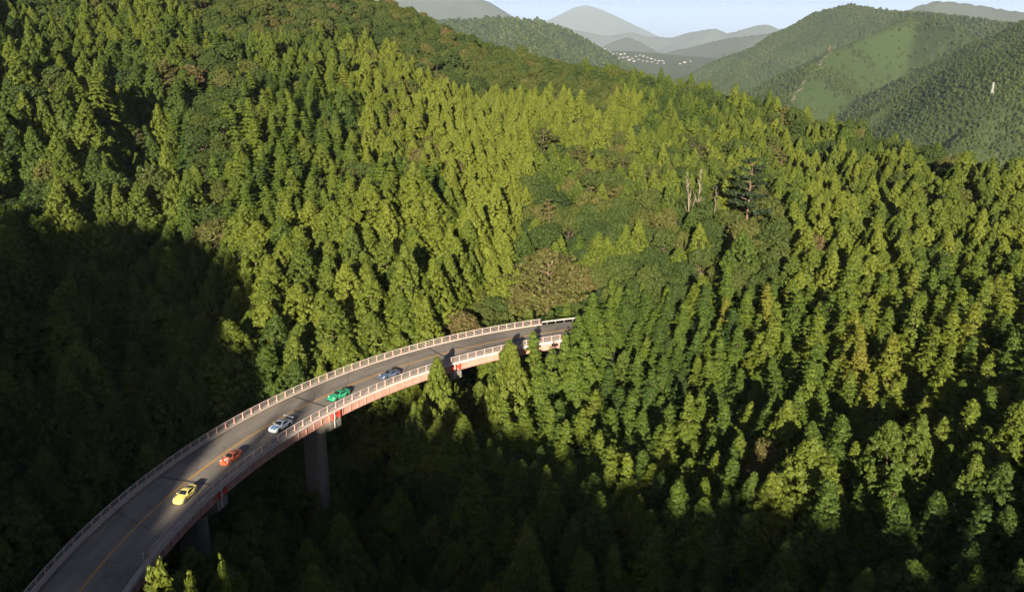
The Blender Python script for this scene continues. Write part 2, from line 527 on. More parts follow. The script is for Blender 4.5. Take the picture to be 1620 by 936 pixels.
bridge = empty('bridge', arc(R_MID, 147, 0))
bridge_inv = Matrix.Translation(-bridge.location)
tag(bridge, 'long curved road bridge with faded red girders crossing the forested ravine', 'bridge')
def bpart(mb, name, mat, parent=bridge, smooth=False):
    mb.V = [tuple(bridge_inv @ Vector(v)) for v in mb.V]
    return mb.build(name, mat, parent, smooth)

JOINTS = [128.3, 147.2, 165.2]
mb = MB(); arc_beam(mb, R_IN - 0.32, R_OUT + 0.32, -0.30, -0.012, ABUT_FAR, ABUT_NEAR); bpart(mb, 'deck_slab', M['concrete'])
for r0, r1 in ((R_IN - 0.30, R_IN + 0.45), (R_OUT - 0.45, R_OUT + 0.30)):
    mb = MB(); arc_beam(mb, r0, r1, -0.008, 0.24, ABUT_FAR, ABUT_NEAR); bpart(mb, 'kerb', M['kerb'])
    mb = MB()
    ro = r0 - 0.035 if r0 < R_MID else r1 + 0.005
    arc_beam(mb, ro, ro + 0.03, -0.24, 0.14, ABUT_FAR, ABUT_NEAR); bpart(mb, 'fascia', M['rail'])
ends = [ABUT_FAR] + JOINTS + [ABUT_NEAR]
for a0, a1 in zip(ends[:-1], ends[1:]):
    a0 += 0.25; a1 -= 0.25
    for rc in (R_IN + 0.25, R_MID, R_OUT - 0.25):
        mb = MB()
        arc_beam(mb, rc - 0.02, rc + 0.02, -1.75, -0.31, a0, a1)
        arc_beam(mb, rc - 0.24, rc + 0.24, -1.81, -1.752, a0, a1)
        for t in np.arange(a0 + 0.6, a1, 1.2):          # web stiffeners
            P = [arc(rc - 0.2, t - 0.01, -1.74), arc(rc + 0.2, t - 0.01, -1.74), arc(rc + 0.2, t + 0.01, -1.74), arc(rc - 0.2, t + 0.01, -1.74)]
            mb.add(P + [p + Vector((0, 0, 1.42)) for p in P], [(0, 1, 2, 3), (7, 6, 5, 4), (0, 4, 5, 1), (1, 5, 6, 2), (2, 6, 7, 3), (3, 7, 4, 0)])
        bpart(mb, 'girder', M['girder'])
for a in JOINTS:
    mb = MB()
    mb.sweep(lambda r: [arc(r, a - 0.11, 0.002), arc(r, a + 0.11, 0.002), arc(r, a + 0.11, 0.012), arc(r, a - 0.11, 0.012)], [RD0 + 0.02, R_MID, RD1 - 0.02])
    bpart(mb, 'expansion_joint', M['joint'])
    tdir = Vector((-math.sin(math.radians(a)), math.cos(math.radians(a)), 0)); rdir = Vector((math.cos(math.radians(a)), math.sin(math.radians(a)), 0))
    for side, rr in ((-1, R_IN), (1, R_OUT)):
        mb = MB()
        for s in (-0.8, 0.8):
            c = arc(rr + 0.25 * side * -0.6, a) + tdir * s
            MM = Matrix((rdir, tdir, Vector((0, 0, 1)))).transposed().to_3x3()
            mb.box(c + Vector((0, 0, -1.0)) + rdir * (0.28 * side), (0.5, 0.10, 1.3), MM)
        mb.box(arc(rr + 0.15 * side, a) + Vector((0, 0, -0.95)), (0.34, 1.5, 0.32), MM)
        bpart(mb, 'end_bracket', M['bracket'])
    # hammerhead pier
    mb = MB()
    zt = -1.95
    prof = [(-5.6, zt), (5.6, zt), (5.6, zt - 1.5), (2.9, zt - 3.0), (-2.9, zt - 3.0), (-5.6, zt - 1.5)]
    for s in (-1, 1):
        pass
    F = []
    V = []
    for s in (-1.25, 1.25):
        V += [arc(R_MID, a) + rdir * x + tdir * s + Vector((0, 0, z)) for x, z in prof]
    F = [tuple(range(5, -1, -1)), tuple(range(6, 12))] + [(k, (k + 1) % 6, 6 + (k + 1) % 6, 6 + k) for k in range(6)]
    mb.add(V, F)
    capo = bpart(mb, 'pier_cap', M['concrete'])
    mb = MB()
    gz_ = float(gz_at(*arc(R_MID, a).xy)) - 2
    def ring(z):
        k = 1.0 + (zt - 3 - z) * 0.004
        return [arc(R_MID, a) + rdir * (math.cos(t) * 0.9 * k + (1.4 if math.cos(t) > 0 else -1.4)) + tdir * (math.sin(t) * 1.15 * k) + Vector((0, 0, z)) for t in np.linspace(0.05, 2 * math.pi + 0.05, 20, endpoint=False)]
    mb.sweep(ring, [zt - 2.9, -12, gz_])
    bpart(mb, 'pier_column', M['concrete'])
    for s in (-2.0, 2.0):
        mb = MB(); mb.box(arc(R_MID, a) + rdir * s * 2.3 + Vector((0, 0, zt + 0.07)), (0.7, 0.7, 0.13), MM); bpart(mb, 'bearing', M['joint'])
    mb = MB()
    q = arc(R_IN - 0.42, a) + tdir * 0.55
    mb.tube([q + Vector((0, 0, -0.2)), q + Vector((0, 0, -1.4)), q + rdir * 0.3 + tdir * -0.2 + Vector((0, 0, -2.0)), q + rdir * 0.1 + tdir * 0.0 + Vector((0, 0, -3.1))], 0.085, 8)
    bpart(mb, 'drain_pipe', M['pipe'])
for a, s in ((ABUT_FAR, -1), (ABUT_NEAR, 1)):
    mb = MB()
    arc_beam(mb, R_IN - 0.6, R_OUT + 0.6, -7.5, -0.32, min(a + s * 0.02, a + s * 1.0), max(a + s * 0.02, a + s * 1.0))
    bpart(mb, 'abutment', M['concrete'])

def post_mesh():
    mb = MB()
    mb.box((0, 0, 0.52), (0.12, 0.11, 1.02))
    mb.box((0.05, 0, 0.12), (0.24, 0.14, 0.22))
    mb.box((0, 0, 0.02), (0.30, 0.24, 0.035))
    return mb.mesh('post', M['post'])
POST = post_mesh()

def railing(r, a0, a1, label):
    root = empty('bridge_railing', arc(r, (a0 + a1) / 2, 0.24))
    tag(root, label, 'railing', 'railings along both edges of the bridge')
    inv = Matrix.Translation(-root.location)
    n = int(round(math.radians(a1 - a0) * r / 2.0))
    for t in np.linspace(a0, a1, n + 1):
        p = mesh_obj('post', POST, root, inv @ arc(r, t, 0.24))
        p.rotation_euler = (0, 0, math.radians(t) + (math.pi if r > R_MID else 0))
    for z, rad_ in ((1.28, 0.058), (0.92, 0.036), (0.56, 0.036)):
        mb = MB(); mb.tube([inv @ arc(r, t, z) for t in np.arange(a0 - 0.3, a1 + 0.31, 0.5)], rad_, 8)
        mb.build('rail', M['rail'], root, True)
    return root
railing(R_IN, ABUT_FAR + 0.3, 176.6, 'pale pink railing on the inner edge of the bridge, beside the five cars')
railing(R_OUT, ABUT_FAR + 0.3, A1 - 30, 'pale pink railing on the outer edge of the bridge, backed by the lit cedars')

# guard rail beyond the bridge
gr = empty('guardrail', arc(R_OUT - 0.2, 105, 0))
tag(gr, 'white steel guardrail along the verge just beyond the far end of the bridge', 'guardrail')
inv = Matrix.Translation(-gr.location)
for t in np.arange(105.2, ABUT_FAR - 0.3, 1.2):
    mb = MB(); mb.tube([inv @ arc(R_OUT - 0.12, t, -0.4), inv @ arc(R_OUT - 0.12, t, 0.78)], 0.06, 8); mb.build('post', M['galv'], gr)
mb = MB()
mb.sweep(lambda t: [inv @ arc(R_OUT - 0.24 + dx, t, z) for dx, z in ((0, 0.42), (-0.07, 0.48), (0, 0.58), (-0.07, 0.68), (0, 0.76), (0.02, 0.76), (-0.04, 0.68), (0.03, 0.58), (-0.04, 0.48), (0.02, 0.42))], np.arange(104.8, ABUT_FAR + 0.35, 0.6))
mb.build('beam', M['galv'], gr)

# marker post at the near end of the inner railing
dl = empty('marker_post', arc(R_IN + 0.15, 177.4, 0.24))
tag(dl, 'short white marker post standing at the near end of the inner railing', 'marker post')
mb = MB(); mb.tube([(0, 0, -0.3), (0, 0, 1.25)], 0.07, 10); mb.build('stake', M['galv'], dl, True)
mb = MB(); mb.tube([(0, 0.03, 1.25), (0, 0.03, 1.48)], 0.10, 12); mb.build('reflector', paint('reflector_face', (0.6, 0.58, 0.55), 0.3), dl)

# ---------------------------------------------------------------- cars
def glass_mat():
    m, nt, b = new_mat('dark_car_glass')
    b.inputs['Base Color'].default_value = (0.012, 0.015, 0.018, 1)
    b.inputs['Roughness'].default_value = 0.05
    b.inputs['Specular IOR Level'].default_value = 0.6
    return m
M['glass'] = glass_mat()
M['tyre'] = paint('tyre_rubber', (0.018, 0.018, 0.018), 0.8, grime=0.3)
M['trim'] = paint('black_trim', (0.02, 0.02, 0.021), 0.5, grime=0.1)
M['lamp'] = paint('lamp_glass', (0.75, 0.76, 0.78), 0.08, grime=0.05, coat=1.0)
M['tail'] = paint('tail_lamp', (0.35, 0.012, 0.01), 0.15, grime=0.05)
M['silver'] = paint('silver_rim', (0.55, 0.55, 0.56), 0.3, 0.8, grime=0.1)
M['darkrim'] = paint('dark_rim', (0.05, 0.05, 0.052), 0.35, 0.6, grime=0.1)
M['whitepaint'] = paint('white_disc', (0.8, 0.78, 0.74), 0.4, grime=0.05)

def interp(x, tab):
    xs, ys = zip(*tab)
    return float(np.interp(x, xs, ys))

def smooth_interp(x, tab):
    """smooth curve through a table"""
    tab = sorted(tab)
    xs = [t[0] for t in tab]; ys = [t[1] for t in tab]
    if x <= xs[0]: return ys[0]
    if x >= xs[-1]: return ys[-1]
    i = max(j for j in range(len(xs) - 1) if xs[j] <= x)
    h = xs[i + 1] - xs[i]; t = (x - xs[i]) / h
    def slope(j):
        if j == 0: return (ys[1] - ys[0]) / (xs[1] - xs[0])
        if j == len(xs) - 1: return (ys[-1] - ys[-2]) / (xs[-1] - xs[-2])
        return (ys[j + 1] - ys[j - 1]) / (xs[j + 1] - xs[j - 1])
    m0, m1 = slope(i) * h, slope(i + 1) * h
    return (2 * t**3 - 3 * t**2 + 1) * ys[i] + (t**3 - 2 * t**2 + t) * m0 + (-2 * t**3 + 3 * t**2) * ys[i + 1] + (t**3 - t**2) * m1

def make_car(name, loc, heading, label, body_mat, L=4.3, W=1.72, H=1.31, classic=True, rim='silver', wing=None, stripe=None, roundel=None, group=None, lip=None):
    root = empty(name, loc, heading)                     # +X is the nose
    tag(root, label, 'sports car', group)
    fx = L / 2
    wbx_f, wbx_r = fx - 0.92 * L / 4.3, -fx + 1.05 * L / 4.3    # axles
    wr = 0.33 if classic else 0.36
    hood = [(-fx, 0.60), (-fx + 0.25, 0.80), (-fx + 0.7, 0.90), (-0.6, 0.91), (0.35, 0.90), (0.75, 0.86), (fx - 0.75, 0.74), (fx - 0.3, 0.64), (fx - 0.08, 0.53), (fx, 0.44)]
    shoul = [(-fx, 0.56), (-fx + 0.3, 0.76), (wbx_r, 0.90), (-0.3, 0.84), (0.5, 0.83), (wbx_f, 0.80), (fx - 0.42, 0.74), (fx - 0.12, 0.60), (fx, 0.45)]
    wide = [(-fx, 0.62), (-fx + 0.12, 0.76), (-fx + 0.45, 0.90), (wbx_r, 1.0), (-0.35, 0.95), (0.4, 0.94), (wbx_f, 0.985), (fx - 0.4, 0.93), (fx - 0.12, 0.80), (fx, 0.60)]
    def zb(x):
        z = 0.20 + 0.10 * max(0, (abs(x) - fx + 0.35) / 0.35)
        for ax_ in (wbx_f, wbx_r):
            d = abs(x - ax_)
            if d < wr + 0.06:
                z = max(z, math.sqrt((wr + 0.06) ** 2 - d * d) + wr - 0.02)
        return z
    xs = sorted(set([round(q, 3) for q in np.linspace(-fx, fx, 45)] + [round(a_ + s * (wr + 0.055), 3) for a_ in (wbx_f, wbx_r) for s in (-1, 1)]))
    mb = MB()
    def ring(x):
        w = smooth_interp(x, wide) * W / 2; zh = smooth_interp(x, hood); zs = smooth_interp(x, shoul); z0 = zb(x); zm = max(0.46, z0 + 0.04)
        zm = min(zm, zs - 0.06) if zs - 0.06 > z0 else z0 + 0.005
        half = [(0, 0.17 if z0 < 0.4 else 0.24), (w * 0.72, 0.18 if z0 < 0.4 else 0.25), (w * 0.74, z0), (w * 0.985, z0 + 0.003), (w, (z0 + zm) / 2 + 0.01), (w, zm), (w * 0.975, (zm + zs) / 2 + 0.02), (w * 0.92, zs - 0.025), (w * 0.80, zs + 0.012), (w * 0.62, (zs + zh) / 2 + 0.01), (w * 0.35, zh + 0.008), (0, zh + 0.015)]
        return [Vector((x, -y, z)) for y, z in half[:-1]] + [Vector((x, y, z)) for y, z in half[:0:-1]]
    mb.sweep(ring, xs)
    body = mb.build('body', body_mat, root, True)
    # cabin
    c0, c1, c2, c3 = 0.80, 0.12, -0.55, -fx + 0.55
    roofl = [(c0, 0.85), (0.45, 1.08), (c1, 1.0 * H - 0.03), (-0.2, H), (c2, H - 0.03), (-1.05, H - 0.16), (-1.45, H - 0.33), (c3, 0.90)]
    def cab(x, v):
        zr = smooth_interp(x, roofl)
        wbase = smooth_interp(x, [(c0, 0.58), (0.4, 0.70), (-0.2, 0.735), (-0.9, 0.70), (c3, 0.50)]) * W / 1.72
        k = min(1, max(0, (zr - 0.84) / (H - 0.84)))
        wt = wbase * (1 - 0.24 * k)
        zbelt = min(0.84, zr - 0.01)
        a = abs(v); s = 1 if v >= 0 else -1
        if a <= 0.6:
            q = a / 0.6
            return Vector((x, s * wt * q, zr - 0.055 * q ** 2.5))
        q = (a - 0.6) / 0.4
        zt = zr - 0.055
        return Vector((x, s * (wt + (wbase - wt) * q + 0.025 * math.sin(q * math.pi)), zt + (zbelt - 0.03 - zt) * q))
    cxs_ = np.linspace(c3, c0, 26); vs = np.linspace(-1, 1, 25)
    mb = MB(); mb.sweep(lambda x: [cab(x, v) for v in vs], cxs_, closed=False)
    mb.build('roof', body_mat, root, True)
    def patch(nm, x0, x1, v0, v1, mat, off=0.012, nx=8, nv=8, xa=None, parent=root):
        mbp = MB()
        V = []
        for i in range(nx + 1):
            for j in range(nv + 1):
                v = v0 + (v1 - v0) * j / nv
                lo, hi = (x0, x1) if xa is None else xa(v)
                x = lo + (hi - lo) * i / nx
                p = cab(x, v)
                du = cab(x + 0.01, v) - cab(x - 0.01, v); dv = cab(x, min(1, v + 0.01)) - cab(x, max(-1, v - 0.01))
                nn = du.cross(dv).normalized()
                if nn.z < 0 and abs(v) <= 0.6: nn = -nn
                if abs(v) > 0.6 and nn.y * v < 0: nn = -nn
                V.append(p + nn * off)
        F = [(i * (nv + 1) + j, (i + 1) * (nv + 1) + j, (i + 1) * (nv + 1) + j + 1, i * (nv + 1) + j + 1) for i in range(nx) for j in range(nv)]
        mbp.add(V, F)
        return mbp.build(nm, mat, parent, True)
    patch('windscreen', c1 + 0.03, c0 - 0.09, -0.55, 0.55, M['glass'])
    patch('rear_window', -1.50, -0.78, -0.46, 0.46, M['glass'])
    for s in (-1, 1):
        v0, v1 = (0.66, 0.93) if s > 0 else (-0.93, -0.66)
        def ext(v):
            q = (abs(v) - 0.66) / 0.27
            return (-0.92 - 0.30 * q, 0.16 + 0.34 * q)
        patch('side_window', 0, 0, v0, v1, M['glass'], xa=ext)
    # wheels
    for ax_ in (wbx_f, wbx_r):
        for s in (-1, 1):
            w = smooth_interp(ax_, wide) * W / 2
            yo = s * (w - 0.015); yi = s * (w - 0.24)
            mbw = MB(); mbw.tube([(ax_, yi, wr), (ax_, yi + s * 0.02, wr), (ax_, yo - s * 0.02, wr), (ax_, yo, wr)], [wr - 0.02, wr, wr, wr - 0.02], 20)
            wh = mbw.build('wheel', M['tyre'], root, True)
            mbr = MB()
            mbr.tube([(ax_, yo + s * 0.001, wr), (ax_, yo + s * 0.012, wr)], [wr * 0.66, wr * 0.62], 20)
            for kk in range(5):
                t = 2 * math.pi * kk / 5
                mbr.box((ax_ + math.cos(t) * wr * 0.32, yo + s * 0.016, wr + math.sin(t) * wr * 0.32), (wr * 0.55, 0.02, 0.06), Matrix.Rotation(-t, 3, 'Y'))
            mbr.build('rim', M[rim], wh)
    # lamps
    for s in (-1, 1):
        mbh = MB()
        hx = fx - 0.36 if classic else fx - 0.40
        hy = s * W / 2 * (0.72 if classic else 0.70)
        zc = smooth_interp(hx, shoul) - 0.02
        nrm = Vector((0.72, s * 0.12, 0.62)).normalized()
        a = nrm.cross(Vector((0, 1, 0))).normalized(); b2 = nrm.cross(a)
        ra, rb = (0.115, 0.105) if classic else (0.15, 0.10)
        c = Vector((hx, hy, zc))
        V = [c + nrm * 0.05] + [c + nrm * 0.025 + (a * math.cos(t) * ra + b2 * math.sin(t) * rb) for t in np.linspace(0, 2 * math.pi, 16, endpoint=False)] + [c - nrm * 0.06 + (a * math.cos(t) * ra + b2 * math.sin(t) * rb) for t in np.linspace(0, 2 * math.pi, 16, endpoint=False)]
        F = [(0, 1 + k, 1 + (k + 1) % 16) for k in range(16)] + [(1 + k, 17 + k, 17 + (k + 1) % 16, 1 + (k + 1) % 16) for k in range(16)]
        mbh.add(V, F); mbh.build('headlight', M['lamp'], root, False)
        mbt = MB(); mbt.box((-fx + 0.10, s * W / 2 * 0.52, 0.66), (0.10, 0.42, 0.10)); mbt.build('tail_light', M['tail'], root)
        mbm = MB(); mbm.tube([(0.62, s * W / 2 * 0.86, 0.90), (0.60, s * (W / 2 * 0.86 + 0.10), 0.93), (0.60, s * (W / 2 * 0.86 + 0.22), 0.94)], [0.03, 0.075, 0.05], 8); mbm.build('mirror', body_mat, root, True)
    # front bumper intake and sill
    mbi = MB(); mbi.box((fx - 0.045, 0, 0.30), (0.09, W * (0.42 if classic else 0.6), 0.09)); mbi.build('air_intake', M['trim'], root)
    for s in (-1, 1):
        mbi = MB(); mbi.box((-0.05, s * (W / 2 * 0.945), 0.235), (1.5, 0.05, 0.07)); mbi.build('sill', M['trim'], root)
    if lip:
        mbi = MB(); mbi.box((fx - 0.03, 0, 0.17), (0.28, W * 0.80, 0.03)); mbi.build('front_lip', lip, root)
    if wing == 'high':
        mbi = MB()
        mbi.sweep(lambda y: [Vector((-fx + 0.02, y, 1.30)), Vector((-fx + 0.20, y, 1.315)), Vector((-fx + 0.40, y, 1.285)), Vector((-fx + 0.20, y, 1.275))], np.linspace(-W * 0.47, W * 0.47, 9))
        wg = mbi.build('rear_wing', body_mat, root)
        for s in (-1, 1):
            mbi = MB(); mbi.box((-fx + 0.22, s * 0.42, 1.08), (0.20, 0.03, 0.42)); mbi.build('wing_strut', M['trim'], wg)
            mbi = MB(); mbi.box((-fx + 0.20, s * W * 0.475, 1.25), (0.42, 0.025, 0.20)); mbi.build('end_plate', body_mat, wg)
    elif wing == 'tail':
        mbi = MB()
        mbi.sweep(lambda y: [Vector((-fx + 0.10, y, 0.90)), Vector((-fx + 0.16, y, 0.98 - 0.05 * abs(y))), Vector((-fx + 0.62, y, 0.96 - 0.04 * abs(y))), Vector((-fx + 0.60, y, 0.90))], np.linspace(-W * 0.36, W * 0.36, 9))
        mbi.build('rear_spoiler', body_mat, root)
    def on_hood(x, y, off):
        w = smooth_interp(x, wide) * W / 2; zh = smooth_interp(x, hood); zs = smooth_interp(x, shoul)
        a = abs(y) / w
        z = np.interp(a, [0, 0.35, 0.62, 0.80], [zh + 0.015, zh + 0.008, (zs + zh) / 2 + 0.01, zs + 0.012])
        return Vector((x, y, float(z) + off))
    if stripe:
        for y0, y1 in ((-0.50, -0.06), (0.06, 0.50)):
            mbi = MB()
            nx = 14
            V = [on_hood(x, y, 0.006) for x in np.linspace(0.86, fx - 0.28, nx) for y in np.linspace(y0, y1, 4)]
            F = [(i * 4 + j, (i + 1) * 4 + j, (i + 1) * 4 + j + 1, i * 4 + j + 1) for i in range(nx - 1) for j in range(3)]
            mbi.add(V, F); mbi.build('hood_stripe', stripe, root, True)
            sg = 1 if y0 > 0 else -1
            patch('roof_stripe', -0.72, c1, 0.08 * sg, 0.38 * sg, stripe, 0.008, 8, 3)
    if roundel:
        for rr, mt, of in ((0.27, M['whitepaint'], 0.010), (0.11, roundel, 0.016)):
            mbi = MB()
            c = fx - 0.85
            V = [on_hood(c, 0.0, of)] + [on_hood(c + rr * math.cos(t), rr * math.sin(t), of) for t in np.linspace(0, 2 * math.pi, 24, endpoint=False)]
            mbi.add(V, [(0, 1 + k, 1 + (k + 1) % 24) for k in range(24)])
            if rr > 0.2: disc = mbi.build('hood_roundel', mt, root)
            else: mbi.build('roundel_dot', mt, disc)
    return root

def car_paint(name, col, rough=0.28, metal=0.0):
    return paint(name, col, rough, metal, grime=0.06, scale=2.0, coat=0.6)

def on_lane(u, v, r=91.75):
    p = at_z(u, v, 0.0)
    a = math.degrees(math.atan2(p.y - CY, p.x - CX)) % 360
    return arc(r, a, 0.0), math.radians(a + 90)            # nose points along growing angle: down the picture

GRP = 'sports cars driving in a line over the bridge'
p, h = on_lane(297, 787); make_car('sports_car', p, h, 'yellow sports coupe leading the line of cars across the bridge', car_paint('yellow_paint', (0.70, 0.58, 0.17)), 4.25, 1.66, 1.31, True, 'silver', 'tail', group=GRP)
p, h = on_lane(373, 729); make_car('sports_car', p, h, 'orange red classic coupe with a white roundel on its bonnet', car_paint('orange_paint', (0.55, 0.12, 0.05)), 4.1, 1.66, 1.31, True, 'silver', 'tail', group=GRP, roundel=M['trim'])
p, h = on_lane(446, 677); make_car('sports_car', p, h, 'white coupe with blue bonnet stripes and a tall rear wing', car_paint('white_paint', (0.60, 0.66, 0.72)), 4.5, 1.86, 1.32, False, 'darkrim', 'high', car_paint('blue_stripe', (0.05, 0.16, 0.36)), group=GRP)
p, h = on_lane(538, 629); make_car('sports_car', p, h, 'bright green sports coupe with dark glass between the white and grey cars', car_paint('green_paint', (0.02, 0.27, 0.13)), 4.5, 1.85, 1.29, False, 'darkrim', 'tail', group=GRP, lip=M['trim'])
p, h = on_lane(613, 594); make_car('sports_car', p, h, 'blue grey sports coupe, last in the line of cars', car_paint('grey_paint', (0.085, 0.115, 0.18), 0.3, 0.2), 4.5, 1.85, 1.29, False, 'darkrim', None, group=GRP)

# ---------------------------------------------------------------- tree shapes
def leaves(C, Nn, L, W, r, along=None):
    """pointed leaf-spray faces: centre, facing, length, width -> verts, quads"""
    n = len(C)
    Nn = Nn / np.linalg.norm(Nn, axis=1, keepdims=True)
    if along is None:
        along = r.normal(size=(n, 3))
    a = along - (along * Nn).sum(1, keepdims=True) * Nn
    a /= np.linalg.norm(a, axis=1, keepdims=True) + 1e-9
    b = np.cross(Nn, a)
    L = L[:, None]; W = W[:, None]
    V = np.stack([C - a * L * 0.5, C + b * W * 0.5 - a * L * 0.08, C + a * L * 0.5 - Nn * L * 0.10, C - b * W * 0.5 - a * L * 0.08], 1).reshape(-1, 3)
    return V, np.arange(4 * n).reshape(n, 4)

def crown_mesh(name, P, Nd, size, per, mat, r, flat=1.0, leaf=(0.62, 0.36), jit=0.75, tuftv=None, up=0.0):
    """P tuft centres, Nd their outward direction, size tuft radius (n,), per leaves on every tuft"""
    n = len(P)
    d = r.normal(size=(n, per, 3))
    d /= np.linalg.norm(d, axis=2, keepdims=True)
    d = d + Nd[:, None, :] * 0.55
    d[:, :, 2] += up
    d /= np.linalg.norm(d, axis=2, keepdims=True)
    off = d * (size[:, None, None] * r.uniform(0.55, 1.0, (n, per, 1)))
    off[:, :, 2] *= flat
    C = (P[:, None, :] + off).reshape(-1, 3)
    nn = (d + r.normal(size=d.shape) * jit * 0.5)
    nn[:, :, 2] /= max(flat, 0.3)
    nn = nn.reshape(-1, 3)
    k = np.repeat(size / size.mean(), per)
    L = r.uniform(0.75, 1.3, n * per) * leaf[0] * k; W = r.uniform(0.75, 1.3, n * per) * leaf[1] * k
    al = (Nd[:, None, :] + r.normal(size=d.shape) * 0.6).reshape(-1, 3)
    V, F = leaves(C, nn, L, W, r, al)
    tv = r.uniform(0, 1, n) if tuftv is None else tuftv
    vary = np.clip(np.repeat(tv, per) * 0.7 + r.uniform(0, 0.3, n * per), 0, 1)
    return np_mesh(name, V, F, mat, False, {'vary': ('FACE', vary)})

def lobes(r, k=5):
    ph = r.uniform(0, 6.28, k); am = r.uniform(0.02, 0.08, k); fr = r.integers(1, 5, k); fz = r.uniform(2, 9, k)
    return lambda th, t: 1 + sum(am[i] * np.sin(fr[i] * th + fz[i] * t + ph[i]) for i in range(k))

def cedar(seed, h=15.0, R=3.2, n=270, per=27, blunt=0.72, base=0.12):
    r = np.random.default_rng(seed)
    lo = lobes(r)
    t = r.uniform(0, 1, n * 3)
    prof = lambda t: np.minimum((1 - t) ** blunt, 0.62 + 1.4 * t) * 1.08 + 0.03
    keep = r.uniform(0, 1, n * 3) < prof(t)
    t = np.sort(np.r_[t[keep][:n], r.uniform(0.72, 1.0, n // 6), np.linspace(0.9, 1.0, 8)]); n = len(t)
    th = np.arange(n) * 2.39996 + r.normal(0, 0.25, n)
    inner = np.where(r.uniform(0, 1, n) < 0.22, r.uniform(0.35, 0.7, n), r.uniform(0.84, 1.08, n))
    rad = R * prof(t) * lo(th, t) * inner
    z = h * (base + (1 - base) * t) * 0.985
    P = np.stack([rad * np.cos(th), rad * np.sin(th), z], 1)
    Nd = np.stack([np.cos(th), np.sin(th), 0.55 + 0.9 * t], 1); Nd /= np.linalg.norm(Nd, axis=1, keepdims=True)
    size = np.clip(0.32 + 0.42 * prof(t), 0.28, 0.75) * r.uniform(0.7, 1.3, n)
    me = crown_mesh('cedar_crown', P, Nd, size, per, M['cedar'], r, 0.9, (0.52, 0.29), up=0.2)
    return me, trunk_mesh(r, h * 0.84, 0.22, M['bark'], 0)

def fir(seed, h=15.0, R=3.3, tiers=15, per=17):
    r = np.random.default_rng(seed)
    P, Nd, S, TV, UP = [], [], [], [], []
    for i in range(tiers):
        t = 1 - (1 - (i + r.uniform(-0.2, 0.2)) / tiers) ** 1.3 if i else 0.0
        z0 = h * (0.10 + 0.88 * t)
        rr = R * (1 - t) ** 0.92 * r.uniform(0.85, 1.12) + 0.12
        nb = max(5, int(round(9 * (1 - t) + 3)))
        a0 = r.uniform(0, 6.28)
        for b in range(nb):
            th = a0 + 6.283 * b / nb + r.normal(0, 0.16)
            rb = rr * r.uniform(0.72, 1.18)
            if r.uniform() < 0.13: continue
            ns = max(2, int(rb / 0.42))
            tv = r.uniform()
            for s in range(ns):
                q = (s + 1) / ns
                if q < 0.2 and t < 0.6: continue
                x = rb * q
                z = z0 + 0.05 * x - 0.26 * x * q + r.normal(0, 0.05)
                wdt = 0.30 * (1.25 - 0.55 * q) * (0.9 + 0.35 * (1 - t))
                for side in ((-1, 1) if q < 0.92 else (0,)):
                    y = side * wdt * 0.75
                    P.append((x * math.cos(th) - y * math.sin(th), x * math.sin(th) + y * math.cos(th), z - abs(y) * 0.15))
                    Nd.append((math.cos(th) * 0.8, math.sin(th) * 0.8, 0.5))
                    S.append(wdt * r.uniform(0.8, 1.25)); TV.append(tv)
    P.append((0, 0, h * 0.985)); Nd.append((0, 0, 1)); S.append(0.2); TV.append(0.8)
    P = np.array(P); Nd = np.array(Nd); S = np.array(S); TV = np.clip(np.array(TV) + r.normal(0, 0.12, len(TV)), 0, 1)
    me = crown_mesh('fir_crown', P, Nd, S + 0.16, per, M['fir'], r, 0.62, (0.46, 0.23), 0.6, TV, up=0.25)
    return me, trunk_mesh(r, h * 0.84, 0.16, M['bark'], 0)

def broad(seed, h=11.5, R=4.2, nl=14, per=16, dens=38, mat='broad'):
    r = np.random.default_rng(seed)
    P, Nd, S, TV = [], [], [], []
    for i in range(nl):
        if i == 0:
            c = np.array([0, 0, h * 0.70]); rl = R * 0.62
        else:
            th = i * 2.4 + r.normal(0, 0.3); q = math.sqrt((i + 0.3) / nl)
            c = np.array([R * 0.72 * q * math.cos(th), R * 0.72 * q * math.sin(th), h * (0.80 - 0.34 * q ** 2) + r.normal(0, 0.5)]); rl = R * r.uniform(0.30, 0.46)
        tv = r.uniform(0, 1)
        m = int(dens * (rl / 1.6) ** 1.6)
        d = r.normal(size=(m, 3)); d /= np.linalg.norm(d, axis=1, keepdims=True)
        d[:, 2] = np.where(d[:, 2] < -0.45, -d[:, 2], d[:, 2])
        p = c + d * rl * r.uniform(0.78, 1.1, (m, 1)) * np.array([1, 1, 0.82])
        P.append(p); Nd.append(d); S.append(r.uniform(0.36, 0.62, m)); TV.append(np.clip(tv * 0.7 + r.uniform(0, 0.4, m), 0, 1))
    P = np.concatenate(P); Nd = np.concatenate(Nd); S = np.concatenate(S); TV = np.concatenate(TV)
    me = crown_mesh('broadleaf_crown', P, Nd, S, per, M[mat], r, 0.85, (0.42, 0.29), 0.9, TV, up=0.1)
    return me, trunk_mesh(r, h * 0.55, 0.26, M['bark'], 7, R * 0.7)

